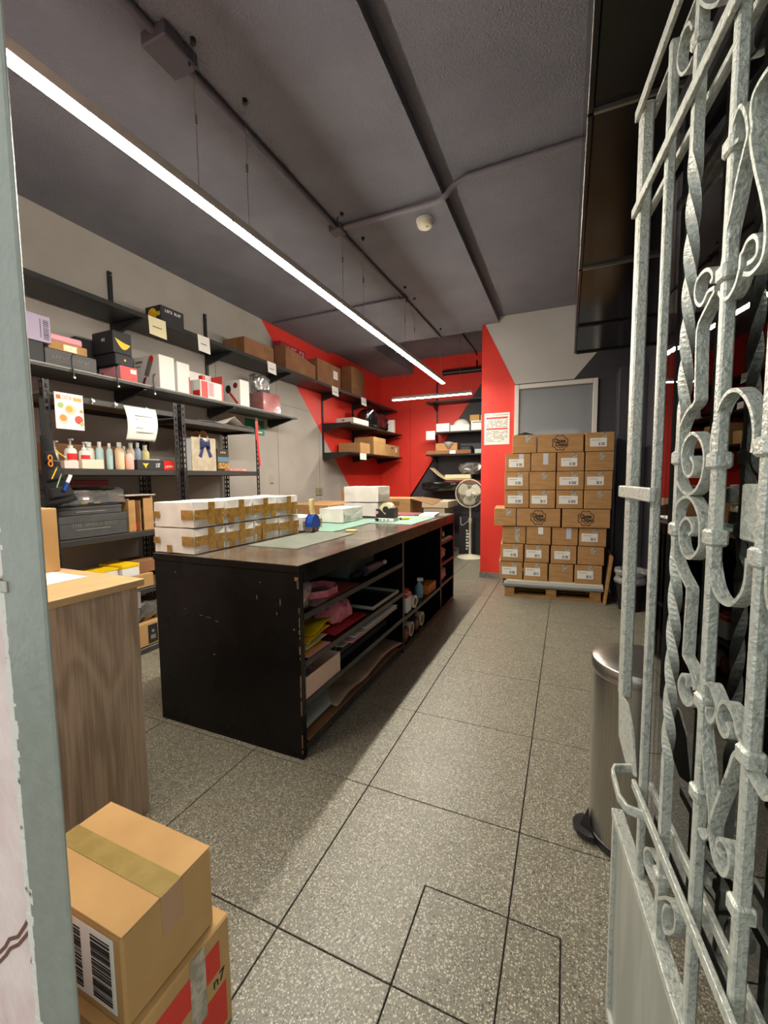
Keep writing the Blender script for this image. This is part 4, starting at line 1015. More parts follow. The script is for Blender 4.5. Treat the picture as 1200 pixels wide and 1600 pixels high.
X0_, X1_, Y0_, Y1_, Z1_ = -3.12, -2.965, 4.06, 4.68, z+.29
G().box(X0_, X1_, Y0_, Y1_, z, z+.004).build('bottom', m_card3, t)
for q in ((X0_, X0_+.006, Y0_, Y1_, z+.005, Z1_), (X0_+.007, X1_, Y0_, Y0_+.006, z+.005, Z1_), (X0_+.007, X1_, Y1_-.006, Y1_, z+.005, Z1_-.06), (X1_-.006, X1_, Y0_+.007, Y1_-.007, z+.005, Z1_-.10)): G().box(*q).build('side', m_card3, t)
G()._add([(X1_+.001, Y0_+.01, Z1_-.01), (X1_+.001, Y1_-.01, Z1_-.10), (X1_+.001, Y0_+.01, Z1_-.10)], [(0, 1, 2)]).build('flap', m_card3, t, solid=.005)
t = rbox('red_box', 'red box with white print behind the open carton', 'box', -3.24, -3.135, 4.20, 4.72, z, z+.40, mat('crimson_board', '#9E1C30', .5))
glyphs(t, m_pinkp, -3.135, 4.36, 4.70, z+.30, .075, 6, gap_at=3)
t = rbox('carton', 'brown carton with small white label on the top shelf', 'box', -3.20, -2.965, 4.73, 5.33, z, z+.31, m_card3)
patch(t, 'label', m_label, x=-2.965, a0=5.13, a1=5.25, z0=z+.13, z1=z+.24)
patch(t, 'flap_seam', m_cardin, x=-2.965, a0=5.03, a1=5.036, z0=z, z1=z+.31)
t = rbox('carton', 'last brown carton on the top shelf before the corner', 'box', -3.14, -2.965, 5.66, 6.10, z, z+.43, m_card3)
patch(t, 'print_block', m_cardin, x=-2.965, a0=5.75, a1=5.83, z0=z+.08, z1=z+.12)
for k in range(4): patch(t, 'print_line', m_cardin, x=-2.965, a0=5.7, a1=6.02, z0=z+.2+.04*k, z1=z+.205+.04*k)
for i, (a, b, lab) in enumerate(((2.29, 2.44, 'yellowish'), (2.75, 2.88, 'white'), (3.66, 3.80, 'white'), (4.98, 5.15, 'white'), (5.85, 6.03, 'white'))):
    t = thing('shelf_tag', ['yellowish paper tag hanging from the top shelf under the black box', 'white paper tag hanging by the second upright', 'small white tag under the long brown carton', 'small white tag under the labelled carton', 'last white tag on the top shelf'][i], 'tag', (-2.905, (a+b)/2, 2.36), group='paper tags on the top shelf')
    G()._add([(-2.906, a, ZT1+.005), (-2.906, b, ZT1+.005), (-2.900, b, ZT1-.135+.02*(i > 1)), (-2.898, a, ZT1-.130+.02*(i > 1))], [(0, 1, 2, 3)]).build('paper', m_paper if i else mat('cream_paper', '#E8DDB4', .6), t, solid=.001)
    G().box(-2.9035, -2.9005, a+.03, b-.04, ZT1-.07, ZT1-.062).build('writing', m_gink, t)

# second shelf
z = ZT2+.001
t = rbox('dark_grey_box', 'dark grey gift box with faint lettering on the second shelf', 'box', -3.18, -2.945, 1.60, 1.91, z, z+.105, m_greybox)
glyphs(t, m_gink, -2.945, 1.64, 1.87, z+.05, .022, 11, gap_at=5)
patch(t, 'underline', m_gink, x=-2.945, a0=1.66, a1=1.86, z0=z+.036, z1=z+.039)
t = rbox('small_carton', 'small tan carton on the dark grey gift box', 'box', -3.14, -2.948, 1.625, 1.855, z+.107, z+.16, m_card)
patch(t, 'label', mat('shiny_label', '#D9C98F', .3, col2='#F0EBD6', scale=60), x=-2.948, a0=1.71, a1=1.79, z0=z+.112, z1=z+.15)
t = rbox('pink_book', 'flat pink booklet on the small tan carton', 'book', -3.12, -2.95, 1.63, 1.83, z+.162, z+.205, m_pinkp, bevel=.008)
t = rbox('dark_crate', 'dark box behind the door frame on the second shelf', 'box', -3.10, -2.935, 1.38, 1.59, z, z+.125, m_lid_black)
t = rbox('lilac_box', 'lilac box with barcode on the dark box', 'box', -3.06, -2.93, 1.42, 1.634, z+.127, z+.285, mat('lilac_board', '#A79AB6', .5))
g = G(); a = 1.60
for k in range(11):
    h = random.uniform(.004, .009); g.box(-2.9295, -2.9285, 1.592, 1.622, z+.145+k*.011, z+.145+k*.011+h*.7)
g.build('barcode', m_ink, t)
patch(t, 'print_line', m_gink, x=-2.93, a0=1.575, a1=1.581, z0=z+.15, z1=z+.26)
t = rbox('pink_red_box', 'pink and red box under the two black boxes', 'box', -3.185, -2.95, 2.08, 2.21, z, z+.11, m_pinkp)
patch(t, 'red_side', m_redp, x=-2.95, a0=2.082, a1=2.208, z0=z+.002, z1=z+.108); patch(t, 'sticker', m_label, x=-2.949, a0=2.155, a1=2.2, z0=z+.065, z1=z+.095)
G().lathe([(.012, 2.0788), (.018, 2.0788)], (-3.15, z+.055), 14, ax='y', cap=False).build('curl_print', m_ink, t)
t = rbox('black_box', 'lower black box with a yellow dot on the second shelf', 'box', -3.17, -2.952, 2.05, 2.185, z+.112, z+.19, m_lid_black)
disc(t, 'yellow_dot', m_yel, x=-2.9515, c=(2.12, z+.15), r=.008)
t = rbox('black_box', 'upper black box with a yellow crescent on the second shelf', 'box', -3.18, -2.955, 2.04, 2.18, z+.192, z+.345, m_lid_black)
g = G(); N = 16
A_ = [(2.055+.115*k/N, z+.295-.03*k/N-.055*math.sin(PI*k/N)) for k in range(N+1)]
B_ = [(2.055+.115*k/N, z+.295-.03*k/N-.005*math.sin(PI*k/N)) for k in range(N+1)]
g.poly([(-2.9543, *p) for p in A_] + [(-2.9543, *p) for p in reversed(B_)]); g.build('crescent_print', m_yel, t)
text('lettering', '44', .04, m_label, t, Matrix.Translation((3.0675, -2.11, -z-.192)) @ face_my(-3.06, 2.0392, z+.285))
t = rbox('black_box', 'dark box half hidden behind the upper black box', 'box', -3.25, -3.19, 1.93, 2.2, z, z+.30, m_lid_black)
def brush_print(t, y, cx, cz, s, m_head):
    g = G(); g.obox((cx-.028*s, y-.0012, cz-.05*s), (.022*s, 0, .004*s), (0, .0008, 0), (.055*s*.5, 0, .055*s)); g.build('handle_print', mat('dark_red_print', '#7C1522', .4), t)
    g = G(); g.obox((cx+.014*s, y-.0012, cz+.025*s), (.034*s, 0, -.012*s), (0, .0008, 0), (.04*s, 0, .085*s)); g.build('brush_print', m_head, t)
    disc(t, 'tip_print', m_redp, y=y-.0013, c=(cx+.036*s, cz+.068*s), r=.017*s)
t = rbox('white_box', 'tall white box printed with a red hot brush on the second shelf', 'box', -3.24, -2.95, 2.40, 2.54, z, z+.27, m_label)
brush_print(t, 2.40, -3.09, z+.14, 1.5, m_gink)
patch(t, 'title', m_gink, y=2.40, a0=-3.22, a1=-3.14, z0=z+.22, z1=z+.236); patch(t, 'title', m_gink, y=2.40, a0=-3.22, a1=-3.16, z0=z+.19, z1=z+.198)
t = rbox('white_box', 'narrow white box right of the tall brush box', 'box', -3.12, -2.95, 2.565, 2.69, z, z+.255, m_label)
patch(t, 'red_print', m_redp, y=2.565, a0=-3.10, a1=-3.07, z0=z+.03, z1=z+.20)
patch(t, 'red_side', m_redp, x=-2.95, a0=2.676, a1=2.689, z0=z+.01, z1=z+.15)
t = rbox('red_white_box', 'open red and white box with flaps up on the second shelf', 'box', -3.10, -2.95, 2.80, 3.07, z, z+.16, m_label)
patch(t, 'red_panel', m_redp, x=-2.95, a0=2.81, a1=2.88, z0=z+.01, z1=z+.15); patch(t, 'pink_panel', m_pinkp, x=-2.95, a0=2.89, a1=2.95, z0=z+.03, z1=z+.15)
patch(t, 'red_panel', m_redp, x=-2.95, a0=3.045, a1=3.068, z0=z, z1=z+.16); patch(t, 'red_end', m_redp, y=2.80, a0=-3.04, a1=-2.96, z0=z+.02, z1=z+.07)
G().box(-3.10, -3.096, 2.80, 3.07, z+.161, z+.25).build('raised_flap', m_label, t); G().box(-3.095, -2.96, 3.066, 3.07, z+.161, z+.24).build('raised_flap', m_redp, t); G().box(-3.0, -2.955, 2.83, 2.86, z+.161, z+.20).build('red_insert', m_redp, t)
t = rbox('white_box', 'white box printed with a dark round brush on the second shelf', 'box', -3.16, -2.95, 3.29, 3.42, z, z+.26, m_label)
disc(t, 'brush_head_print', m_ink, y=3.29, c=(-3.10, z+.175), r=.034, sy=1.2); disc(t, 'red_spot', mat('dark_red_print', '#7C1522', .4), y=3.29, c=(-3.01, z+.205), r=.028)
G().obox((-3.035, 3.2885, z+.085), (.10, 0, -.115), (0, .0008, 0), (.018, 0, .014)).build('brush_handle_print', m_redp, t)
t = rbox('red_box', 'glossy red wrapped box at the end of the second shelf', 'box', -3.15, -2.95, 3.63, 3.91, z, z+.20, mat('gloss_red_wrap', '#C6262C', .15, col2='#E05A58', scale=12))
G().box(-3.152, -2.948, 3.628, 3.912, z-.0003, z+.202).build('film', m_film, t)
bag('plastic_bag', 'crumpled clear bag lying on the red wrapped box', 'bag', (-3.07, 3.72, z+.204), (.15, .22, .20), clear_film('inner_film', cover=.05), 5)
def hook(y, label):
    t = thing('wire_hook', label, 'hook', (-2.9, y, ZT2), group='black hooks on the second shelf edge')
    P = arc([(-2.907, y+.012, ZT2-.055), (-2.903, y+.008, ZT2-.02), (-2.899, y, ZT2+.03), (-2.900, y+.004, ZT2+.075), (-2.902, y+.02, ZT2+.092)], 5)
    G().tube(P, .005, 7).build('wire', m_plast_b, t, smooth=True)
    G().lathe([(.007, -2.9095), (.007, -2.899)], (y+.012, ZT2-.055), 10, ax='x').build('screw', m_steel, t)
hook(1.725, 'black hook in front of the dark grey gift box'); hook(2.015, 'black hook in front of the pink and red box'); hook(2.30, 'black hook in front of the tall brush box')
# shelves on the red wall
z = 2.061
t = rbox('white_box', 'flat white box on the short middle shelf', 'box', -3.12, -2.83, 5.45, 5.95, z, z+.085, mat('pinkish_white', '#E3CFC8', .5))
patch(t, 'print_mark', m_ink, y=5.45, a0=-3.02, a1=-2.98, z0=z+.04, z1=z+.055)
bag('black_bag', 'shiny black plastic bag bulging on the short middle shelf', 'bag', (-2.98, 6.45, z), (.30, .85, .30), m_lid_black, 41, mat('gloss_black_film', '#101013', .12, spec=.8))
t = rbox('white_board', 'white edged panel behind the black bag', 'panel', -3.1, -2.86, 7.05, 7.12, z, z+.24, m_paper)
z = 1.646
t = rbox('carton', 'long tan carton on the short lower shelf, nearest', 'box', -3.22, -2.85, 5.69, 6.03, z, z+.16, m_card)
t = rbox('carton', 'taller tan carton in the middle of the short lower shelf', 'box', -3.20, -2.85, 6.17, 6.66, z, z+.285, m_card2); patch(t, 'flap_seam', m_cardin, x=-2.85, a0=6.17, a1=6.66, z0=z+.20, z1=z+.203)
t = rbox('carton', 'small printed carton at the end of the short lower shelf', 'box', -3.15, -2.85, 6.70, 7.30, z, z+.20, m_card2); patch(t, 'print_mark', m_ink, x=-2.85, a0=6.9, a1=7.0, z0=z+.14, z1=z+.16); patch(t, 'white_print', m_label, x=-2.85, a0=7.1, a1=7.18, z0=z+.08, z1=z+.16)
t = thing('shelf_tag', 'white tag hanging from the short lower shelf', 'tag', (-2.79, 5.68, 1.55), group='paper tags on the top shelf')
G().box(-2.796, -2.794, 5.57, 5.78, 1.545, 1.64).build('paper', m_paper, t)
t = thing('exit_sign', 'green rectangular sign on the grey wall behind the rack', 'sign', (WL+.003, 3.86, 1.78))
G().box(WL+.001, WL+.005, 3.70, 4.02, 1.775, 1.945).build('plate', mat('green_sign', '#12795C', .4), t)
G().box(WL+.0052, WL+.006, 3.80, 3.98, 1.80, 1.815).build('white_line', m_label, t); G().prism([(3.90, 1.84), (3.95, 1.87), (3.90, 1.90)], 'x', WL+.0052, WL+.006).build('arrow', m_label, t)
t = thing('wall_outlet', 'beige wall outlet on the grey wall near the red paint', 'outlet', (WL+.005, 5.18, 1.03))
G().box(WL+.001, WL+.016, 5.10, 5.26, 1.035, 1.14).build('plate', mat('tan_outlet', '#8F8468', .5), t, bevel=.003); G().lathe([(.03, WL+.017), (.03, WL+.02)], (5.18, 1.088), 14, ax='x').build('socket', m_gink, t)
t = thing('wall_mark', 'small grey printed sign on the grey wall right of the rack', 'sign', (WL+.002, 4.13, 1.2))
G().box(WL+.001, WL+.002, 4.09, 4.18, 1.20, 1.32).build('sticker', mat('grey_sticker', '#A39B8C', .6), t); G().box(WL+.0021, WL+.0028, 4.10, 4.16, 1.215, 1.225).build('print', m_ink, t)

# ------------------------------------------------------------ two slotted steel racks in front of the left wall
RX0, RX1 = -3.24, -2.81
def slotted_post(parent, x, y, sx, sy, h):
    """angle post with open slots in both flanges; sx, sy point into the rack"""
    g = G(); w = .036; tk = .002
    for d in (0, 1):
        def b(a0, a1, z0, z1):
            if d == 0: g.box(min(x, x+sx*tk), max(x, x+sx*tk), min(y+sy*a0, y+sy*a1), max(y+sy*a0, y+sy*a1), z0, z1)
            else: g.box(min(x+sx*a0, x+sx*a1), max(x+sx*a0, x+sx*a1), min(y, y+sy*tk), max(y, y+sy*tk), z0, z1)
        b(0, .011, 0, h); b(.025, w, 0, h)
        z = 0
        while z < h-.02: b(.011, .025, z, min(z+.018, h)); z += .045
    return g.build('slotted_post', m_black, parent)
m_osb = mat('shelf_board', '#6B5842', .8)
m_beam = mat('rack_beam', '#3A3836', .4)
def rack(y0, y1, zs, h, label):
    t = thing('steel_rack', label, 'rack', ((RX0+RX1)/2, (y0+y1)/2, 0), group='black slotted steel racks')
    for x, sx in ((RX0, 1), (RX1, -1)):
        for y, sy in ((y0, 1), (y1, -1)): slotted_post(t, x, y, sx, sy, h)
    for z in zs:
        G().box(RX1-.020, RX1-.003, y0+.003, y1-.003, z-.042, z-.002).build('beam', m_beam, t, bevel=.004)
        G().box(RX1-.034, RX1-.0205, y0+.005, y1-.005, z-.012, z-.001).build('beam_ledge', m_black, t)
        G().box(RX0+.003, RX0+.018, y0+.003, y1-.003, z-.042, z-.002).build('beam', m_black, t)
        for y in (y0+.003, y1-.018): G().box(RX0+.019, RX1-.035, y, y+.015, z-.042, z-.013).build('side_beam', m_black, t)
        G().box(RX0+.0185, RX1-.0345, y0+.004, y1-.004, z-.011, z).build('shelf_board', m_osb, t)
    return t
ZA = [1.80, 1.348, .905, .485, .045]
rack(1.50, 2.425, ZA, 1.87, 'black slotted rack with the lotion bottles, nearer the door')
rack(2.46, 3.366, [1.765, 1.348, .905, .485, .045], 1.87, 'black slotted rack with the gift bag, right of the bottles')
# red strap on the corner post
st = thing('red_strap', 'red strap tied along the corner post of the right rack', 'strap', (RX1+.006, 3.35, 1.4))
G().box(RX1+.001, RX1+.004, 3.325, 3.362, 1.66, 1.84).build('strap_loop', m_redp, st, bevel=.001)
G()._add([(RX1+.003, 3.335, 1.66), (RX1+.003, 3.36, 1.66), (RX1+.010, 3.375, 1.40), (RX1+.010, 3.355, 1.40)], [(0, 1, 2, 3)]).build('strap_tail', m_redp, st, solid=.003)
# little white beads stuck along the front beam
for i, y in enumerate((1.60, 1.70, 1.78, 1.93, 2.16)):
    t = thing('white_clip', ['white clip on the rack edge above the poster', 'second white clip along the rack edge', 'third white clip along the rack edge', 'fourth white clip along the rack edge', 'white clip on the rack edge above the hanging sheet'][i], 'clip', (RX1, y, 1.81), group='white clips on the rack edge')
    G().lathe([(.003, RX1+.0005), (.008, RX1+.006), (.010, RX1+.014), (.004, RX1+.018)], (y, 1.782), 12, ax='x').build('bead', m_label, t, smooth=True)
    G().box(RX1-.004, RX1+.0004, y-.003, y+.003, 1.765, 1.80).build('prong', m_label, t)

# poster box, hanging sheet
t = thing('recipe_poster', 'white poster with food pictures hanging from the rack', 'poster', (-2.785, 1.63, 1.585))
X_ = -2.783
G().box(X_-.004, X_, 1.545, 1.705, 1.585, 1.80).build('card', m_paper, t)
text('lettering', 'OSTA', .034, mat('orange_ink', '#B9662F', .6), t, Matrix.Translation((2.785, -1.63, -1.585)) @ face_px(X_+.0005, 1.612, 1.772), width=.055)
patch(t, 'title_print', mat('orange_ink', '#B9662F', .6), x=X_, a0=1.553, a1=1.578, z0=1.76, z1=1.785); patch(t, 'title_print', mat('amber_ink', '#E8A050', .6), x=X_, a0=1.648, a1=1.695, z0=1.758, z1=1.78)
for nm, c, r, mm in (('bowl_print', (1.628, 1.705), .032, mat('cream_print', '#DCC6A0', .6)), ('food_print', (1.622, 1.706), .019, mat('amber_ink', '#E8A050', .6)), ('plate_print', (1.585, 1.643), .030, mat('pale_plate', '#CFC8BC', .6)), ('food_print', (1.585, 1.650), .020, mat('orange_ink2', '#D98A40', .6)), ('food_print', (1.674, 1.648), .024, mat('red_food', '#C54A38', .6)), ('leaf_print', (1.575, 1.725), .016, mat('leaf_ink', '#9DB46A', .6)), ('food_print', (1.69, 1.700), .010, mat('orange_ink2', '#D98A40', .6)), ('leaf_print', (1.69, 1.625), .012, mat('leaf_ink', '#9DB46A', .6))):
    o = disc(t, nm, mm, x=X_+.0003, c=c, r=r); o.location.x += .0002*len(t.children)
t = thing('paper_sheet', 'white printed sheet hanging curled from the rack beam', 'paper', (-2.79, 2.09, 1.55))
G().surf(lambda u, v: (-2.79+.012+.035*math.sin(PI*(1-v)*.9)+.01*u, 1.965+.235*u+.012*(1-v)*(1-2*u)-.015*(1-v), 1.548+.235*v), 8, 14).build('sheet', m_paper, t, smooth=True, solid=.0006)
for k in range(5): G().box(-2.738+.0-.002*k, -2.7365-.002*k, 2.02, 2.15-.02*(k % 2), 1.605+.028*k, 1.609+.028*k).build('print_line', m_gink, t)

# hanging black pocket organiser with tools
t = thing('pocket_organizer', 'black fabric organizer with tool pockets hanging on the rack end', 'organizer', (-2.76, 1.54, 1.12))
cr = crumple(.006, 9, 2)
def og(u, v):
    y = 1.455 + (.055+.125*(1-v)**1.3)*u; zz = 1.115+.42*v+.04*u*(1-v)
    return tuple(cr((-2.785+.035*math.sin(PI*u)*(1-v*.4), y, zz)))
G().surf(og, 10, 16).build('fabric', mat('black_fabric', '#151518', .85), t, smooth=True, solid=.006)
for k in range(3):
    G().surf(lambda u, v: tuple(Vector(og(.1+.8*u, .10+.26*k+.16*v)) + Vector((.010, 0, 0))), 6, 4).build('pocket', mat('black_pocket', '#1B1B1F', .8), t, smooth=True, solid=.003)
G().box(-2.80, -2.795, 1.47, 1.50, 1.53, 1.75).build('hanging_strap', mat('black_fabric', '#151518', .85), t)
def stick(label, a, b, r, m, cat='pen', cap=None):
    q = thing('pen', label, cat, a, group='tools in the black organizer')
    G().tube([a, b], r, 8).build('barrel', m, q)
    d_ = (Vector(b)-Vector(a)).normalized()
    G().tube([Vector(b)+d_*.0005, Vector(b)+d_*(cap or .012)], r*1.1, 8).build('tip', m_label if cap else m_steel, q)
X_ = -2.735
stick('upper yellow stick tucked across the organizer', (X_, 1.500, 1.452), (X_, 1.550, 1.415), .0035, m_yel)
stick('lower yellow stick standing in the organizer pocket', (X_, 1.475, 1.285), (X_, 1.503, 1.345), .0035, m_yel)
stick('green stick in the organizer pocket', (X_, 1.497, 1.235), (X_, 1.523, 1.305), .0035, mat('green_stick', '#8FB08A', .4))
stick('blue marker with a white cap in the lowest pocket', (X_, 1.535, 1.215), (X_, 1.556, 1.262), .0095, m_blue, 'marker', .05)
q = thing('scissors', 'orange handled scissors in the organizer', 'scissors', (X_, 1.475, 1.38))
for dz in (0, .034): G().tube([(X_, 1.474+.010*math.cos(2*PI*k/14), 1.372+dz+.015*math.sin(2*PI*k/14)) for k in range(14)], .004, 6, closed=True).build('handle_ring', mat('orange_plastic', '#D9852B', .4), q)
G().box(X_-.002, X_+.001, 1.486, 1.53, 1.386, 1.394).build('blade', m_steel, q)

# bottles on the rack shelf
z = 1.349
def bottle(y, r, h, m, label, x=-2.93, pump=False, band=None, neck=.35, zb=None, capm=None):
    zb = z if zb is None else zb
    t = thing('lotion_bottle', label, 'bottle', (x, y, zb), group='lotion bottles on the rack')
    hb = h*(.72 if pump else .82)
    G().lathe([(r*.9, zb), (r, zb+.006), (r, zb+hb*.84), (r*.75, zb+hb*.95), (r*neck, zb+hb)], (x, y), 20).build('body', m, t, smooth=True)
    if pump:
        G().lathe([(r*.42, zb+hb+.0005), (r*.42, zb+hb+.014), (r*.15, zb+hb+.015), (r*.15, zb+h-.008)], (x, y), 12).build('pump_collar', m_label, t)
        G().box(x-.008, x+.030, y-.007, y+.007, zb+h-.0075, zb+h+.002).build('pump_head', m_label, t, bevel=.002)
    else: G().lathe([(r*.5, zb+hb+.0005), (r*.5, zb+h)], (x, y), 14).build('cap', capm or m_label, t)
    if band:
        g = G(); g.surf(lambda u, v: (x+(r+.0006)*math.cos(-1.1+2.0*u), y+(r+.0006)*math.sin(-1.1+2.0*u), zb+hb*(.42+.3*v)), 10, 1)
        g.build('label_band', band, t)
m_milk = mat('milky_plastic', '#DEDCD2', .35); m_cyan = mat('pale_cyan_plastic', '#B7D3D4', .3); m_peach = mat('peach_plastic', '#E8CDA8', .3)
m_pinkb = mat('pink_plastic', '#EBB7A8', .3); m_blueb = mat('light_blue_plastic', '#A9BEE2', .3); m_yelb = mat('pale_yellow_plastic', '#E9DD96', .3); m_mint = mat('mint_plastic', '#B8DCC6', .3)
bottle(1.641, .018, .175, m_milk, 'half hidden white pump bottle at the left end', x=-2.99, pump=True)
bottle(1.698, .034, .19, m_milk, 'white pump bottle with red label beside the organizer', pump=True, band=m_redp)
bottle(1.772, .032, .175, m_milk, 'second white pump bottle with red label', x=-2.915, pump=True, band=m_redp)
bottle(1.855, .033, .185, m_milk, 'wide white bottle behind the small cream tray', x=-3.0)
bottle(1.905, .024, .19, m_cyan, 'pale blue bottle next to the wide white bottle', capm=m_milk, x=-2.965)
bottle(1.950, .020, .182, m_cyan, 'slim pale cyan bottle standing in the middle')
bottle(2.001, .029, .19, m_peach, 'tall peach bottle in front of the row', x=-2.90)
bottle(2.062, .028, .142, m_pinkb, 'short pink bottle right of the peach bottle', x=-2.885)
bottle(2.105, .016, .175, m_mint, 'slim mint bottle behind the black box', x=-3.0)
zb_ = 1.349
bottle(2.150, .026, .20, m_peach, 'peach bottle behind the small black box', x=-2.99)
bottle(2.205, .022, .205, m_blueb, 'light blue bottle behind the small black box', x=-2.99)
bottle(2.262, .030, .19, m_yelb, 'pale yellow bottle at the right end', x=-2.985)
t = rbox('cream_tray', 'small cream tray before the white bottles', 'tray', -2.895, -2.855, 1.72, 1.86, z, z+.062, mat('cream_card', '#DDD2BC', .6))
t = rbox('cream_box', 'flat pinkish box at the left end of the bottle shelf', 'box', -2.895, -2.855, 1.615, 1.70, z, z+.05, mat('rosy_card', '#E2CDC4', .6))
t = rbox('small_black_box', 'small black box with a yellow star shape under the bottles', 'box', -2.95, -2.855, 2.10, 2.315, z, z+.072, m_lid_black)
g = G(); g.poly([(-2.8542, 2.165+.03*math.cos(PI/2+k*PI/3)*(1 if k % 2 else .4), z+.036+.026*math.sin(PI/2+k*PI/3)*(1 if k % 2 else .4)) for k in range(6)]); g.build('star_print', m_yel, t)
glyphs(t, m_label, -2.855, 2.25, 2.29, z+.02, .03, 3)
t = rbox('small_red_box', 'small red box beside the black star box', 'box', -2.95, -2.855, 2.32, 2.415, z, z+.072, m_redp); glyphs(t, m_label, -2.855, 2.33, 2.405, z+.02, .014, 6)
t = rbox('white_case', 'white flat case behind the red box', 'box', -3.12, -3.0, 2.22, 2.40, z, z+.09, mat('pale_case', '#C9C6BC', .5))
t = rbox('carton_insert', 'brown carton lying at the back of the bottle shelf', 'box', -3.2, -3.06, 1.65, 2.18, z, z+.17, m_card3)

# gift bag, book and red booklet on the right rack
t = thing('gift_bag', 'clear gift bag with navy bow and orange handles', 'bag', (-2.97, 2.80, z))
for q in ((-3.02, -3.018), (-2.942, -2.94)): G().box(q[0], q[1], 2.665, 2.935, z+.001, z+.29).build('panel', mat('frosted_bag', '#C6BBA5', .3, col2='#B5A88F', scale=14), t)
for y in (2.665, 2.933): G().box(-3.0175, -2.9425, y, y+.002, z+.001, z+.285).build('gusset', mat('frosted_bag', '#C6BBA5', .3), t)
for x in (-3.017, -2.943): G().tube([(x, 2.80-.045*math.cos(PI*k/10), z+.291+.055*math.sin(PI*k/10)) for k in range(11)], .008, 8).build('handle', mat('orange_handle', '#D08C55', .5), t, smooth=True)
m_navy = mat('navy_ribbon', '#232C62', .4)
for s in (-1, 1):
    bw = G().surf(lambda u, v: (-2.935+.016*math.sin(PI*u), 2.81+s*.055*u, z+.235+.036*(v-.5)*(.4+u)*2), 8, 4).build('bow_loop', m_navy, t, smooth=True, solid=.003)
    G()._add([(-2.937, 2.81+s*.003, z+.23), (-2.937, 2.81+s*.03, z+.225), (-2.933, 2.81+s*.075, z+.13), (-2.933, 2.81+s*.045, z+.115)], [(0, 1, 2, 3)]).build('bow_tail', m_navy, t, solid=.002)
G().cbox((-2.934, 2.81, z+.235), (.012, .02, .025)).build('bow_knot', m_navy, t, bevel=.004)
G().cbox((-2.934, 2.80, z+.275), (.008, .03, .02)).build('tag', m_label, t)
t = rbox('clear_box', 'translucent bottle shape left of the gift bag', 'bottle', -2.98, -2.93, 2.56, 2.655, z, z+.27, clear_film('tinted_plastic', (.85, .9, .88), .1, .2, .35))
G().lathe([(.02, z+.2715), (.02, z+.30)], (-2.955, 2.607), 14).build('cap', mat('dark_red_print', '#7C1522', .4), t)
t = rbox('book', 'dark book with a sea and bread cover beside the gift bag', 'book', -2.965, -2.935, 2.945, 3.09, z, z+.205, mat('dark_cover', '#3B3328', .4))
patch(t, 'sea_print', mat('sea_print', '#5C7E92', .5), x=-2.935, a0=2.95, a1=3.085, z0=z+.085, z1=z+.13); patch(t, 'bread_print', mat('bread_print', '#C89A4E', .5, col2='#7A5527', scale=50), x=-2.935, a0=2.95, a1=3.085, z0=z+.025, z1=z+.078)
glyphs(t, m_label, -2.935, 2.985, 3.05, z+.165, .014, 4)
t = rbox('red_booklet', 'flat red and white booklet lying right of the book', 'booklet', -2.96, -2.87, 3.03, 3.25, z, z+.022, mat('pinkish_board', '#DDA79A', .5)); glyphs(t, m_redp, -2.87, 3.04, 3.20, z+.005, .013, 9, 4)
# papers on top of the right rack
t = thing('paper_sheets', 'loose white papers lying on top of the right rack', 'paper', (-2.95, 2.95, 1.766))
G().surf(lambda u, v: (-3.1+.27*u, 2.66+.35*v, 1.7685+.002*u+.004*math.sin(5*v)), 6, 10).build('sheet', m_paper, t, smooth=True, solid=.001)
G().surf(lambda u, v: (-3.12+.30*u, 2.93+.37*v, 1.772+.075*max(0, 1-abs(v-.35)*3.2)*(.4+.6*u)), 6, 20).build('folded_sheet', m_paper, t, solid=.001)

# black gift boxes, red book and cardboard holder on the third shelf
z = .906
def gbox(y0, y1, z0, z1, label, x1=-2.84):
    t = rbox('gift_box', label, 'box', -3.16, x1, y0, y1, z0, z1, m_greybox, 'dark gift boxes on the rack', lid=(z1-z0)*.35)
    patch(t, 'gold_line', mat('silver_line', '#A79F90', .3), x=x1+.002, a0=y0+.1, a1=y1-.12, z0=z0+(z1-z0)*.36, z1=z0+(z1-z0)*.36+.003)
    return t
t = gbox(1.55, 1.985, z, z+.145, 'dark gift box lettered in capitals, lowest of the rack pile')
text('lettering', 'THE SINGLE SHOT', .036, m_gink, t, Matrix.Translation((3.0, -1.7675, -z)) @ face_px(-2.8372, 1.77, z+.082), width=.30)
gbox(1.56, 1.96, z+.147, z+.20, 'thin dark gift box in the middle of the rack pile', -2.85)
t = gbox(1.60, 1.95, z+.202, z+.285, 'top dark gift box wrapped in clear plastic', -2.86)
cr = crumple(.02, 9, 6)
G().surf(lambda u, v: tuple(cr((-3.17+.325*u+.0, 1.58+.41*v, z+.305+.012*math.sin(9*u+7*v)))), 14, 18).build('plastic_wrap', m_film, t)
G().surf(lambda u, v: tuple(cr((-2.838+.006*math.sin(11*v), 1.58+.41*v, z+.215+.09*u))), 8, 20).build('plastic_wrap', m_film, t)
for y in (1.70, 1.78): G().box(-2.8575, -2.8567, y, y+.04, z+.215, z+.228).build('gold_emblem', mat('gold_print', '#B89B55', .3), t)
t = rbox('red_book', 'dark red book lying on the wrapped gift box', 'book', -3.12, -2.93, 1.70, 1.935, z+.335, z+.37, mat('maroon_cover', '#7E1B2E', .45))
t = thing('cardboard_holder', 'upright cardboard magazine holder with a red item inside', 'holder', (-2.95, 2.1, z))
for q in ((-3.08, -2.85, 2.005, 2.012, z, z+.235), (-3.08, -2.85, 2.095, 2.10, z, z+.22), (-3.08, -2.85, 2.19, 2.197, z, z+.25), (-3.088, -3.081, 2.005, 2.197, z, z+.25), (-2.849, -2.845, 2.005, 2.055, z, z+.225), (-2.849, -2.845, 2.12, 2.197, z, z+.235)): G().box(*q).build('wall_panel', m_card, t)
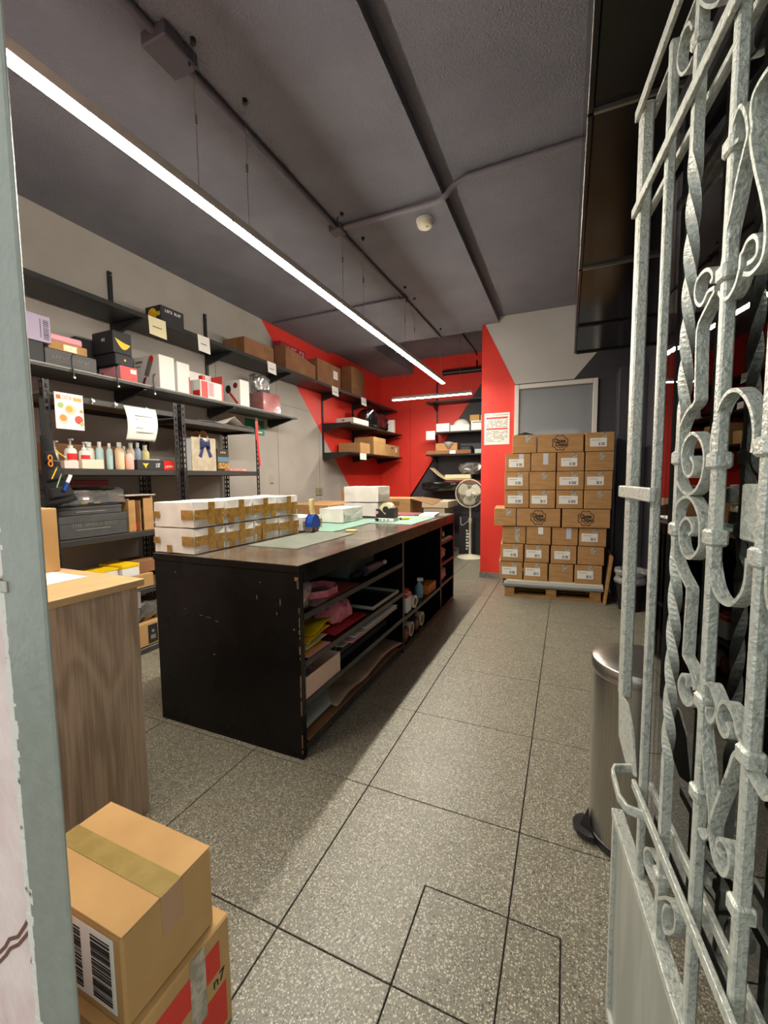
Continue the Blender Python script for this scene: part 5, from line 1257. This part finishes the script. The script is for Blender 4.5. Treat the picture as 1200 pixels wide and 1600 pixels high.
tag(G().box(-2.93, -2.87, 2.062, 2.09, z+.001, z+.05).build('red_item', m_redp, bevel=.004), 'small red object inside the cardboard holder', 'object')
t = rbox('grey_folder', 'pale folder lying on the cardboard holder', 'folder', -3.09, -2.85, 1.99, 2.23, z+.252, z+.262, mat('pale_folder', '#B9B2A4', .6))
# fourth and bottom shelves
z = .486
t = rbox('white_yellow_box', 'white box with a yellow lid on the fourth rack shelf', 'box', -3.08, -2.835, 1.925, 2.055, z+.10, z+.165, m_label)
G().box(-3.082, -2.833, 1.923, 2.057, z+.166, z+.19).build('lid', m_yel, t, bevel=.002)
t = rbox('white_yellow_box', 'second white box with yellow trim further left on the fourth rack shelf', 'box', -3.04, -2.86, 1.72, 1.915, z+.10, z+.165, m_label)
G().box(-3.042, -2.858, 1.718, 1.917, z+.166, z+.178).build('lid', m_yel, t)
t = rbox('carton', 'tan carton under the yellow lidded boxes', 'box', -3.12, -2.83, 1.66, 2.16, z, z+.098, m_card2)
t = rbox('carton', 'brown carton at the right of the fourth rack shelf', 'box', -3.1, -2.87, 2.07, 2.24, z+.10, z+.19, m_card3)
t = rbox('white_paper_stack', 'pale paper bundle at the left of the fourth rack shelf', 'paper', -3.05, -2.84, 1.54, 1.64, z, z+.12, m_paper)
z = .046
t = rbox('carton', 'carton with a black label on the bottom rack shelf', 'box', -3.1, -2.83, 1.98, 2.30, z, z+.17, m_card2)
patch(t, 'black_label', m_ink, x=-2.83, a0=2.09, a1=2.17, z0=z+.01, z1=z+.15); disc(t, 'label_emblem', m_gink, x=-2.8285, c=(2.13, z+.10), r=.012)
G().box(-2.829, -2.8283, 2.11, 2.15, z+.04, z+.07).build('label_print', m_gink, t)
bag('plastic_bag', 'clear plastic bag on the bottom rack shelf carton', 'bag', (-2.95, 2.14, z+.172), (.2, .26, .16), mat('brown_content', '#3F2C20', .6), 51)

# ------------------------------------------------------------ alcove at the back: shelves, fan, cartons
def bshelf(z, x0, label):
    t = thing('alcove_shelf', label, 'shelf', (-1.6, YB-.2, z), group='black alcove shelves')
    G().box(x0, -1.0, YB-.36, YB-.021, z-.022, z).build('board', m_black, t)
    for x in (-2.165, -1.2): G().prism([(YB-.0205, z-.023), (YB-.34, z-.023), (YB-.34, z-.034), (YB-.0205, z-.13)], 'x', x-.012, x+.012).build('bracket', m_black, t)
for z, x0, lab in ((2.575, -2.27, 'top alcove shelf just under the short lamp'), (2.05, -2.10, 'alcove shelf with white boxes'), (1.665, -2.27, 'alcove shelf with tan trays'), (1.175, -2.27, 'lowest alcove shelf with black bags')): bshelf(z, x0, lab)
for x, lab in ((-2.165, 'left upright of the alcove shelves'), (-1.2, 'right upright of the alcove shelves')):
    t = thing('shelf_upright', lab, 'shelf upright', (x, YB-.01, 1.0), group='black alcove uprights')
    G().box(x-.015, x+.015, YB-.0195, YB-.001, 1.0, 2.95).build('channel', m_black, t)
y0 = YB-.33
z = 2.051
t = rbox('white_box', 'leftmost white box on the alcove shelf', 'box', -2.09, -1.86, y0, YB-.06, z, z+.14, m_label)
t = thing('white_sack', 'rounded white sack between the alcove boxes', 'bag', (-1.68, YB-.2, z)); cr = crumple(.012, 8, 3)
G().surf(lambda u, v: tuple(cr((-1.68+.17*math.cos(2*PI*u)*math.sin(PI*v/2*.999+.001), YB-.19+.13*math.sin(2*PI*u)*math.sin(PI*v/2*.999+.001), z+.014+.20*math.cos(PI*v/2)))), 20, 8).build('fabric', m_wrap, t, smooth=True, solid=.003)
G().box(-1.84, -1.52, y0, y0+.01, z, z+.10).build('front_label', m_paper, t)
t = rbox('white_box', 'white box with a blue line beside the column on the alcove shelf', 'box', -1.49, -1.1, y0, YB-.06, z, z+.155, m_label); patch(t, 'blue_line', m_blue, y=y0, a0=-1.47, a1=-1.3, z0=z+.12, z1=z+.135)
t = rbox('yellow_pack', 'yellow pack on the white boxes in the alcove', 'pack', -1.52, -1.36, y0+.05, YB-.1, z+.157, z+.26, mat('dark_yellow_pack', '#B98A1E', .5)); t = rbox('cream_pack', 'cream pack beside the yellow pack in the alcove', 'pack', -1.34, -1.05, y0+.05, YB-.1, z+.157, z+.25, mat('cream_pack', '#D9C48C', .5))
t = thing('shelf_tag', 'white square card taped to the alcove shelf corner', 'tag', (-2.16, YB-.37, 1.93)); G().box(-2.26, -2.10, YB-.366, YB-.363, 1.92, 2.07).build('paper', m_paper, t)
z = 1.666
t = rbox('tan_tray', 'tan carton tray with clear bowl on the alcove shelf', 'box', -2.1, -1.72, y0, YB-.08, z, z+.19, m_card)
G().lathe([(.03, z+.09), (.085, z+.18), (.085, z+.21)], (-1.87, y0+.02), 20, cap=False).build('clear_bowl', m_film_m, t, smooth=True)
t = rbox('flat_tray', 'long flat tray along the edge of the alcove shelf', 'tray', -2.26, -1.48, y0-.045, y0-.005, z, z+.065, m_card3); G().box(-1.84, -1.74, y0-.0462, y0-.0453, z+.005, z+.06).build('tag', m_paper, t)
t = rbox('dark_tray', 'dark object with pale tip on the alcove shelf', 'object', -1.69, -1.48, y0, YB-.1, z, z+.14, m_lid_black, bevel=.03); t = rbox('pale_pack', 'pale green pack by the column on the alcove shelf', 'pack', -1.42, -1.12, y0-.03, YB-.1, z, z+.07, mat('pale_green_pack', '#A8B8AE', .5))
z = 1.176
t = thing('curved_tray', 'cream curved tray lying on the lowest alcove shelf', 'tray', (-1.8, YB-.2, z+.05))
P = arc([(-2.20, YB-.3, z+.26), (-2.05, YB-.3, z+.13), (-1.93, YB-.3, z+.065), (-1.80, YB-.3, z+.055), (-1.45, YB-.3, z+.055)], 4)
G().sweep([Vector((p.x, YB-.2, p.z)) for p in P], .26, .012, (0, 1, 0)).build('shell', mat('cream_shell', '#D8C49A', .5), t)
G().box(-1.95, -1.5, YB-.28, YB-.12, z+.068, z+.14).build('inlay', mat('cream_inlay', '#E3D6B0', .5), t, bevel=.01)
tag(G().box(-1.95, -1.30, YB-.33, YB-.07, z, z+.042).build('red_pack', mat('dark_red_print', '#7C1522', .4), bevel=.005), 'dark red flat pack under the curved tray', 'pack')
bag('black_bag', 'black plastic bag hanging over the lowest alcove shelf', 'bag', (-1.95, YB-.43, z-.14), (.10, .75, .16), m_lid_black, 61, mat('gloss_black_film', '#101013', .12, spec=.8))
bpy.data.objects[[o.name for o in bpy.data.objects if o.name.startswith('black_bag')][-1]].rotation_euler = (0, 0, R(90))
bag('plastic_bag', 'clear bag bundle above the curved tray', 'bag', (-1.50, YB-.19, z+.142), (.42, .20, .20), mat('grey_cloth', '#8B857C', .7), 63)

# pedestal fan
fx, fy = -1.375, 6.55
t = thing('pedestal_fan', 'cream pedestal fan standing in the alcove beside the red column', 'fan', (fx, fy, 0))
G().lathe([(.20, 0), (.205, .012), (.19, .028), (.06, .05), (.03, .06)], (fx, fy), 32).build('base', m_cream, t, smooth=True)
G().lathe([(.020, .061), (.020, .55), (.028, .56), (.028, .62), (.014, .63), (.014, .86)], (fx, fy), 16).build('pole', m_cream, t, smooth=True)
G().tube([(fx, fy+.16, 1.02), (fx, fy+.06, 1.02), (fx, fy-.01, 1.02)], [.05, .07, .06], 18).build('motor', m_cream, t, smooth=True)
G().tube([(fx, fy, .861), (fx, fy+.03, .94), (fx, fy+.04, .965)], .028, 12).build('neck', m_cream, t, smooth=True)
zc, RR = 1.02, .215
cage = G()
def ring(r, y, th=.004): cage.tube([(fx+r*math.cos(2*PI*k/36), y, zc+r*math.sin(2*PI*k/36)) for k in range(36)], th, 5, closed=True)
ring(RR, fy-.07, .009); ring(RR*.99, fy-.10, .004); ring(RR*.6, fy-.135, .003)
cage.build('cage_rim', m_cream, t, smooth=True)
wr = G()
for k in range(48):
    a = 2*PI*k/48; ca, sa = math.cos(a), math.sin(a)
    wr.tube([(fx+.045*ca, fy-.145, zc+.045*sa), (fx+RR*.6*ca, fy-.138, zc+RR*.6*sa), (fx+RR*ca, fy-.075, zc+RR*sa)], .0012, 4)
    wr.tube([(fx+.06*ca, fy-.005, zc+.06*sa), (fx+RR*ca, fy-.065, zc+RR*sa)], .0012, 4)
wr.build('wire_guard', m_cream, t)
G().lathe([(.045, fy-.152), (.05, fy-.142)], (fx, zc), 20, ax='y').build('badge', m_white, t)
for k in range(3):
    a0 = k*2*PI/3 + .5
    G().surf(lambda u, v: (fx+(.03+.155*u)*math.cos(a0+(v-.5)*(.5+1.1*math.sin(PI*(.2+.7*u)))), fy-.07+.035*(v-.5), zc+(.03+.155*u)*math.sin(a0+(v-.5)*(.5+1.1*math.sin(PI*(.2+.7*u))))), 8, 8).build('blade', mat('pale_blade', '#C9C6B4', .3), t, smooth=True, solid=.002)
G().lathe([(.03, fy-.10), (.034, fy-.045)], (fx, zc), 16, ax='y').build('blade_hub', m_cream, t)
G().tube(arc([(fx-.02, fy+.05, .60), (fx-.16, fy+.12, .50), (fx-.2, fy+.2, .62)], 6), .004, 6).build('power_cord', m_cream, t)

# clutter under the alcove shelves and behind the counter
def fbox(name, label, cat, x0, x1, y0, y1, z0, z1, m, **k): return rbox(name, label, cat, x0, x1, y0, y1, z0, z1, m, **k)
t = fbox('white_crate', 'large white carton behind the counter corner', 'box', -2.06, -1.72, 6.30, 6.9, 0, .80, mat('pale_carton', '#C7B79C', .8)); G().box(-2.08, -1.66, 6.28, 6.92, .801, .90).build('lid', mat('pale_carton_lid', '#CFC0A4', .8), t, bevel=.004)
t = fbox('brown_carton', 'tall brown carton beside the white carton in the alcove', 'box', -1.99, -1.74, 5.85, 6.22, 0, .42, m_card3)
G()._add([(-1.74, 5.85, .421), (-1.74, 6.22, .421), (-1.63, 6.22, .50), (-1.63, 5.85, .50)], [(0, 1, 2, 3)]).build('flap', m_card3, t, solid=.005)
t = fbox('black_case', 'black case with white lettering behind the fan', 'case', -1.62, -1.1, 6.82, 7.0, 0, .62, m_lid_black)
for xx in (-1.50, -1.24):
    g = G()
    for k in range(7): g.box(xx, xx+.03+.02*(k % 3), 6.8192, 6.8198, .08+.05*k, .11+.05*k)
    g.build('lettering', m_label, t)
tag(G()._add([(-1.16, 6.30, 0), (-1.0, 6.30, 0), (-1.0, 6.30, .98), (-1.16, 6.32, .98), (-1.16, 6.32, 0), (-1.0, 6.32, 0), (-1.0, 6.32, .98), (-1.16, 6.34, .98)], [(0,1,2,3), (7,6,5,4), (0,4,5,1), (1,5,6,2), (2,6,7,3), (3,7,4,0)]).build('white_foam_sheet', m_paper), 'white panel edge leaning beside the red column', 'panel')
t = fbox('open_carton', 'open tan carton with a round hand hole behind the counter', 'box', -2.25, -1.72, 4.75, 5.2, .0, 1.02, m_card)
G().box(-1.95, -1.86, 4.749, 4.7495, .93, .985).build('hand_hole', m_cardin, t)
G()._add([(-1.72, 4.75, 1.021), (-1.72, 5.2, 1.021), (-1.44, 5.2, .99), (-1.44, 4.75, .95)], [(0, 1, 2, 3)]).build('flap', m_cardin, t, solid=.005)
t = fbox('brown_carton', 'brown carton edge behind the stacked white parcels', 'box', -2.75, -2.30, 4.9, 5.5, .0, 1.13, m_card)
t = fbox('brown_carton', 'long brown carton lying behind the counter along the wall', 'box', -2.9, -2.35, 3.9, 4.7, .0, .985, m_card)
